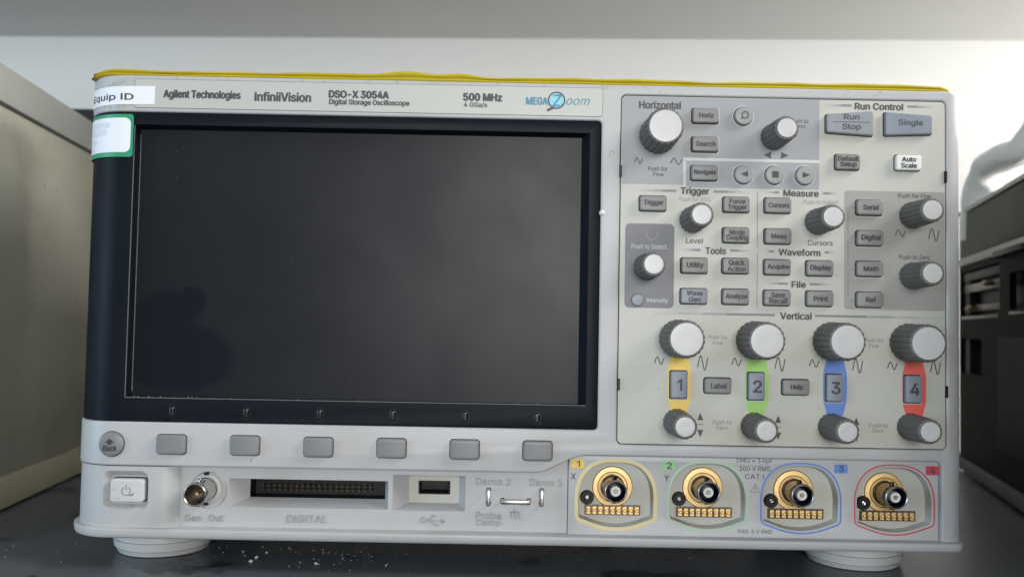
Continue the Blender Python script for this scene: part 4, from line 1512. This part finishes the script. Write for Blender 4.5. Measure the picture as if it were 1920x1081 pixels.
def sheet(z0, z1, ins, y0_, name, seed):
    mb = MB()
    rr_ = random.Random(seed)
    ph_ = [rr_.uniform(0, 6) for _ in range(4)]
    xs_ = [XB - RW + 0.0035 + ins + (XR - 0.001 - ins - (XB - RW + 0.0035 + ins)) * k / 120 for k in range(121)]
    ys_ = [y0_ + (0.138 - y0_) * (k / 12) ** 1.5 for k in range(13)]

    def wob(x, y):
        bulge = 0.0017 * math.exp(-((x + 0.046) / 0.013) ** 2) + 0.0012 * math.exp(-((x + 0.022) / 0.008) ** 2)
        e = math.exp(-max(0, y - y0_) / 0.03)
        return bulge * e + 0.00022 * math.sin(x * 55 + ph_[0]) + 0.00015 * math.sin(x * 131 + ph_[1]) + 0.0001 * math.sin(x * 260 + y * 90 + ph_[2])

    top, bot = [], []
    for j, y in enumerate(ys_):
        for i, x in enumerate(xs_):
            e = 0.0
            dl = x - xs_[0]
            dr = xs_[-1] - x
            drop = 0.0017 * max(0, 1 - dl / 0.012) ** 2 + 0.002 * max(0, 1 - dr / 0.008) ** 2
            yy = y
            if j == 0:
                yy = y + 0.004 * max(0, 1 - dl / 0.012) ** 2 + 0.003 * max(0, 1 - dr / 0.006) ** 2 + 0.0002 * math.sin(x * 90 + ph_[3])
            w_ = wob(x, y)
            top.append((x, yy, z1 + w_ * (1 if seed == 2 else 0.35) - drop))
            bot.append((x, yy + (0.0003 if j == 0 else 0), z0 + (w_ * 0.35 if seed == 2 else 0) - drop * (1 if seed == 2 else 0.6)))
    nx, ny = len(xs_), len(ys_)
    vs = top + bot
    o_ = nx * ny
    fs = []
    for j in range(ny - 1):
        for i in range(nx - 1):
            a = j * nx + i
            fs.append((a, a + 1, a + nx + 1, a + nx))
            fs.append((o_ + a, o_ + a + nx, o_ + a + nx + 1, o_ + a + 1))
    # rounded front edge
    mid_ = []
    for i in range(nx):
        t_, u_ = top[i], bot[i]
        mid_.append((t_[0], t_[1] - 0.0006, (t_[2] + u_[2]) / 2))
    mo = len(vs)
    vs += mid_
    for i in range(nx - 1):
        fs.append((i, mo + i, mo + i + 1, i + 1))
        fs.append((o_ + i, o_ + i + 1, mo + i + 1, mo + i))
    for i, side in ((0, 0), (nx - 1, 1)):
        for j in range(ny - 1):
            a, c_ = j * nx + i, (j + 1) * nx + i
            fs.append((a, c_, o_ + c_, o_ + a))
    for i in range(nx - 1):
        a = (ny - 1) * nx + i
        fs.append((a, a + 1, o_ + a + 1, o_ + a))
    mb.add(vs, fs, M['yellow'], True)
    return obj(name, mb, ysheet)


sheet(ZT + 0.0001, ZT + 0.0015, 0.0, 0.0028, 'lower_cover', 1)
sheet(ZT + 0.0016, ZT + 0.0032, 0.0006, 0.0034, 'upper_cover', 2)

# grey instrument case on the left, its right hand side facing us
m_box = mat('painted_panel', (0.26, 0.255, 0.21), 0.5, var=0.10, vscale=14, bump=0.15, bscale=500, dirt=((0.16, 0.15, 0.11), 20, 0.52, 0.75, 0.5), speck=((0.1, 0.09, 0.07), 160, 0.72, 0.77, 0.5))
m_trim = mat('painted_trim', (0.23, 0.235, 0.22), 0.5, var=0.05, vscale=20)
m_trim2 = mat('aged_trim', (0.36, 0.33, 0.235), 0.45, var=0.08, vscale=20)
m_dark = mat('rubber_black', (0.02, 0.02, 0.02), 0.6)
la, lb = Vector((-0.27366, 0.10727, 0)), Vector((-0.28690, 0.21939, 0))
ld = (lb - la).normalized()
lo = la - ld * 0.075
box_len = 0.275
left = root('instrument_case', lo, 'large grey metal instrument case with pale trim rails left of the oscilloscope', 'instrument', rotz=math.atan2(ld.y, ld.x) - math.pi / 2)
LH = 0.2415


def lpart(name, x0, x1, y0_, y1_, z0, z1, m, bev=0.0012):
    mb = MB()
    mb.box(((x0 + x1) / 2, (y0_ + y1_) / 2, (z0 + z1) / 2), (x1 - x0, y1_ - y0_, z1 - z0), m, bevel=bev)
    o_ = obj(name, mb, None, loc=Vector(), local=True)
    o_.parent = left
    o_.location = (0, 0, 0)
    return o_


lpart('side_panel', -0.40, -0.0012, 0.004, box_len - 0.004, 0.012, LH - 0.006, m_box)
lpart('top_rail', -0.398, 0.0, 0.0, box_len, LH - 0.0208, LH, m_trim, 0.0015)
lpart('bottom_rail', -0.398, 0.0008, 0.0, box_len, 0.001, 0.0188, m_trim2, 0.0015)
lpart('seam_strip', -0.39, 0.00015, 0.002, box_len - 0.002, LH - 0.0222, LH - 0.0205, m_dark, 0.0)
for yy in (0.04, box_len - 0.05):
    lpart('rubber_foot', -0.05, -0.01, yy, yy + 0.03, 0.0, 0.004, m_dark, 0.001)

# dark block behind, only a corner shows above the grey one
dz = P(150, 203, 0.29).z
mb = MB()
mb.box((-0.285, 0.330, dz / 2), (0.13, 0.08, dz), m_dark, bevel=0.002)
o = obj('dark_block', mb, None, loc=Vector((-0.285, 0.33, 0)))
o['label'] = 'flat-topped dark block whose corner shows behind the grey metal case'
o['category'] = 'box'

# dark green bench instrument with carrying handle on the right
m_green = mat('dark_green_enamel', (0.040, 0.054, 0.028), 0.6, var=0.12, vscale=25, spec=0.12, bump=0.1, bscale=500)
m_body = mat('dark_body_enamel', (0.0055, 0.007, 0.0065), 0.6, var=0.15, vscale=25, spec=0.03, bump=0.1, bscale=500)
m_rail = mat('rail_grey_green', (0.10, 0.12, 0.105), 0.38, var=0.1)
m_brass = mat('dull_brass', (0.42, 0.30, 0.16), 0.35, 1.0, var=0.15, vscale=100)
m_alu = mat('brushed_aluminium', (0.10, 0.088, 0.075), 0.38, 1.0, var=0.15, vscale=60)
m_handle = mat('handle_plastic', (0.68, 0.68, 0.655), 0.42, var=0.04)
ra, rb_ = Vector((0.30948, 0.14812, 0)), Vector((0.35638, 0.31038, 0))
rd = (rb_ - ra).normalized()
ro = ra - rd * 0.42  # unseen near end drawn out forward to shade the scope's lower right
right = root('bench_instrument', ro, 'dark green bench instrument with side slots and pale carrying handle', 'instrument', rotz=math.atan2(rd.y, rd.x) - math.pi / 2)


def rloc(px, py):
    """position on the side face: (distance along it, height) of a photo pixel"""
    n_ = Vector((rd.y, -rd.x, 0))
    d = _ray(px, py)
    t_ = (ra - CAM).dot(n_) / d.dot(n_)
    p = CAM + d * t_
    return ((p - ro).dot(rd), p.z)


def rpart(name, mb, parent=None):
    o_ = obj(name, mb, None, loc=Vector(), local=True)
    o_.parent = parent or right
    o_.location = (0, 0, 0)
    return o_


def rbox(mb, y0_, y1_, z0, z1, x0, x1, m, bev=0.001):
    mb.box(((x0 + x1) / 2, (y0_ + y1_) / 2, (z0 + z1) / 2), (x1 - x0, y1_ - y0_, z1 - z0), m, bevel=bev)


RL = 0.595
zt1 = 0.2030
z_rail = rloc(1860, 472)[1]
mb = MB()
win = []
for (x0, y0_, x1, y1_) in ((1801, 512, 1874, 592), (1893, 512, 1925, 578), (1801, 634, 1843, 706)):
    a, c_ = rloc(x0, y0_), rloc(x1, y1_)
    zc = (a[1] + c_[1]) / 2
    win.append((min(a[0], c_[0]), max(a[0], c_[0]), min(a[1], c_[1]), max(a[1], c_[1])))
# side wall with window openings (plate is built in the x-z plane, then turned onto the side)
turn = lambda v: Vector((v.y, v.x, v.z))
mb.plate([(0, 0.012), (RL, 0.012), (RL, z_rail), (0, z_rail)], [rrect((w[0] + w[1]) / 2, (w[2] + w[3]) / 2, w[1] - w[0], w[3] - w[2], 0.004) for w in win], 0.0, 0.004, m_body, bevel=0.0006, seg=1, fn=turn)
rbox(mb, 0.002, RL - 0.002, 0.012, zt1 - 0.004, 0.010, 0.30, m_dark, 0.0)
rbox(mb, 0.001, 0.02, 0.013, zt1 - 0.004, 0.003, 0.011, m_dark, 0.0)
rbox(mb, RL - 0.02, RL - 0.001, 0.013, zt1 - 0.004, 0.003, 0.011, m_dark, 0.0)
rbox(mb, 0.001, RL - 0.001, z_rail - 0.004, z_rail + 0.002, 0.002, 0.011, m_dark, 0.0)
rpart('body', mb)
mb = MB()
rbox(mb, 0.0, RL, z_rail + 0.003, zt1 - 0.0035, 0.0, 0.30, m_green, 0.0012)
rpart('side_panel', mb)
mb = MB()
rbox(mb, -0.002, RL + 0.002, zt1 - 0.0034, zt1, -0.0012, 0.302, m_rail, 0.0008)
rpart('top_trim', mb)
mb = MB()
rbox(mb, 0.0, RL, z_rail - 0.0035, z_rail + 0.0028, -0.0012, 0.01, m_rail, 0.001)
rpart('rail', mb)
a, c_ = rloc(1918, 462), rloc(1878, 482)
mb = MB()
rbox(mb, a[0] - 0.02, c_[0], c_[1] + 0.001, a[1] - 0.001, -0.006, 0.002, m_dark, 0.002)
rpart('latch', mb)
w = win[0]
for (t0, t1, m, nm) in ((0.80, 0.97, m_dark, 'slot_bar'), (0.55, 0.72, m_alu, 'slot_bar'), (0.14, 0.26, m_alu, 'slot_bar'), (-0.03, 0.035, m_alu, 'slot_bar')):
    mb = MB()
    h_ = w[3] - w[2]
    rbox(mb, w[0] + 0.001, w[1] - 0.002, w[2] + h_ * t0, w[2] + h_ * t1, 0.002 if t0 > 0 else -0.0008, 0.006, m, 0.0006)
    rpart(nm, mb)
w = win[1]
mb = MB()
rbox(mb, w[0] + 0.001, w[1] - 0.001, w[2] - 0.003, w[2] - 0.0012, -0.0010, 0.003, m_alu, 0.0005)
rpart('slot_bar', mb)
for px, py in ((1825, 577), (1855, 530)):
    q = rloc(px, py)
    mb = MB()
    mb.lathe([(0.00001, -0.0045), (0.0015, -0.0040), (0.0022, -0.0025), (0.0018, -0.0005), (0.0018, 0.004)], (0, 0, 0), m_brass, n=20)
    me_ = mb.mesh('thumb_screw')
    me_.transform(Matrix.Translation((0.0, q[0], q[1])) @ Matrix.Rotation(-math.pi / 2, 4, 'Z'))
    rpart('thumb_screw', me_)
mb = MB()
a = rloc(1870, 629)
rbox(mb, 0.02, a[0], 0.03, a[1], -0.0010, 0.003, m_body, 0.003)
rpart('cover_plate', mb)
mb = MB()
rbox(mb, -0.002, RL + 0.002, 0.003, 0.012, -0.003, 0.30, m_dark, 0.001)
rpart('base_rail', mb)
for yy in (0.03, RL - 0.05):
    for xx in (0.02, 0.26):
        mb = MB()
        mb.lathe([(0.009, 0.0), (0.010, 0.001), (0.010, 0.004)], (xx, yy, 0), m_dark, n=20, axis='Z', cap_start=True)
        rpart('rubber_foot', mb)
# carrying handle: thick flat strap rising from the far end, sloping up towards us
path = []
ctrl = [P(1843, 450, 0.300), P(1843, 395, 0.298), P(1842, 355, 0.294), P(1845, 330, 0.288), P(1857, 311, 0.279), P(1885, 295, 0.262), P(1914, 280, 0.246), P(1937, 252, 0.234), P(1964, 216, 0.222), P(2020, 195, 0.20)]
for i in range(len(ctrl) - 1):
    p0, p1, p2, p3 = ctrl[max(0, i - 1)], ctrl[i], ctrl[i + 1], ctrl[min(len(ctrl) - 1, i + 2)]
    for k in range(6):
        t_ = k / 6
        path.append(0.5 * ((2 * p1) + (-p0 + p2) * t_ + (2 * p0 - 5 * p1 + 4 * p2 - p3) * t_ ** 2 + (-p0 + 3 * p1 - 3 * p2 + p3) * t_ ** 3))
path.append(ctrl[-1])
mb = MB()
rings = []
cross = rrect(0, 0, 1, 1, 0.38, 4)
inv = (Matrix.Translation(right.location) @ right.rotation_euler.to_matrix().to_4x4()).inverted()
for i, p in enumerate(path):
    a, c_ = path[max(0, i - 1)], path[min(len(path) - 1, i + 1)]
    tg = (c_ - a).normalized()
    side = Vector((rd.x, rd.y, 0)) * 0.9 + Vector((0.25, 0, 0))
    nrm = tg.cross(side).normalized()
    side = nrm.cross(tg).normalized()
    rings.append([inv @ (p + nrm * (u * (0.0180 + 0.0125 * max(0.0, min(1.0, (21 - i) / 12)))) + side * (v_ * 0.034)) for u, v_ in cross])
mb.loft(rings, m_handle, True, cap=True)
rpart('handle', mb)

# crumbs on the shelf
mb = MB()
rnd = random.Random(11)


def crumb(x, y, r):
    n = 6
    vs, fs = [], []
    b_ = bmesh.new()
    bmesh.ops.create_icosphere(b_, subdivisions=1, radius=r)
    for v in b_.verts:
        v.co *= rnd.uniform(0.55, 1.15)
        v.co.z *= 0.7
        v.co += Vector((x, y, r * 0.45))
    mb.bm(b_, M['crumb'])


for k in range(130):
    px = rnd.choice((rnd.gauss(560, 120), rnd.gauss(660, 60), rnd.uniform(420, 1500), rnd.uniform(0, 420)))
    py = 1022 + abs(rnd.gauss(14, 16)) + (px - 500) * 0.019
    q = F(px, py)
    crumb(q.x, q.y, rnd.choice((0.00014, 0.00018, 0.00024, 0.00034)))
for px, py, r in ((481, 1046, 0.0011), (470, 1053, 0.0010), (593, 1057, 0.0009), (456, 1034, 0.0006), (724, 1060, 0.0007), (500, 1036, 0.0006)):
    q = F(px, py)
    crumb(q.x, q.y, r)
o = obj('crumbs', mb)
o['kind'] = 'stuff'
o['label'] = 'pale crumbs and grit scattered on the dark shelf'
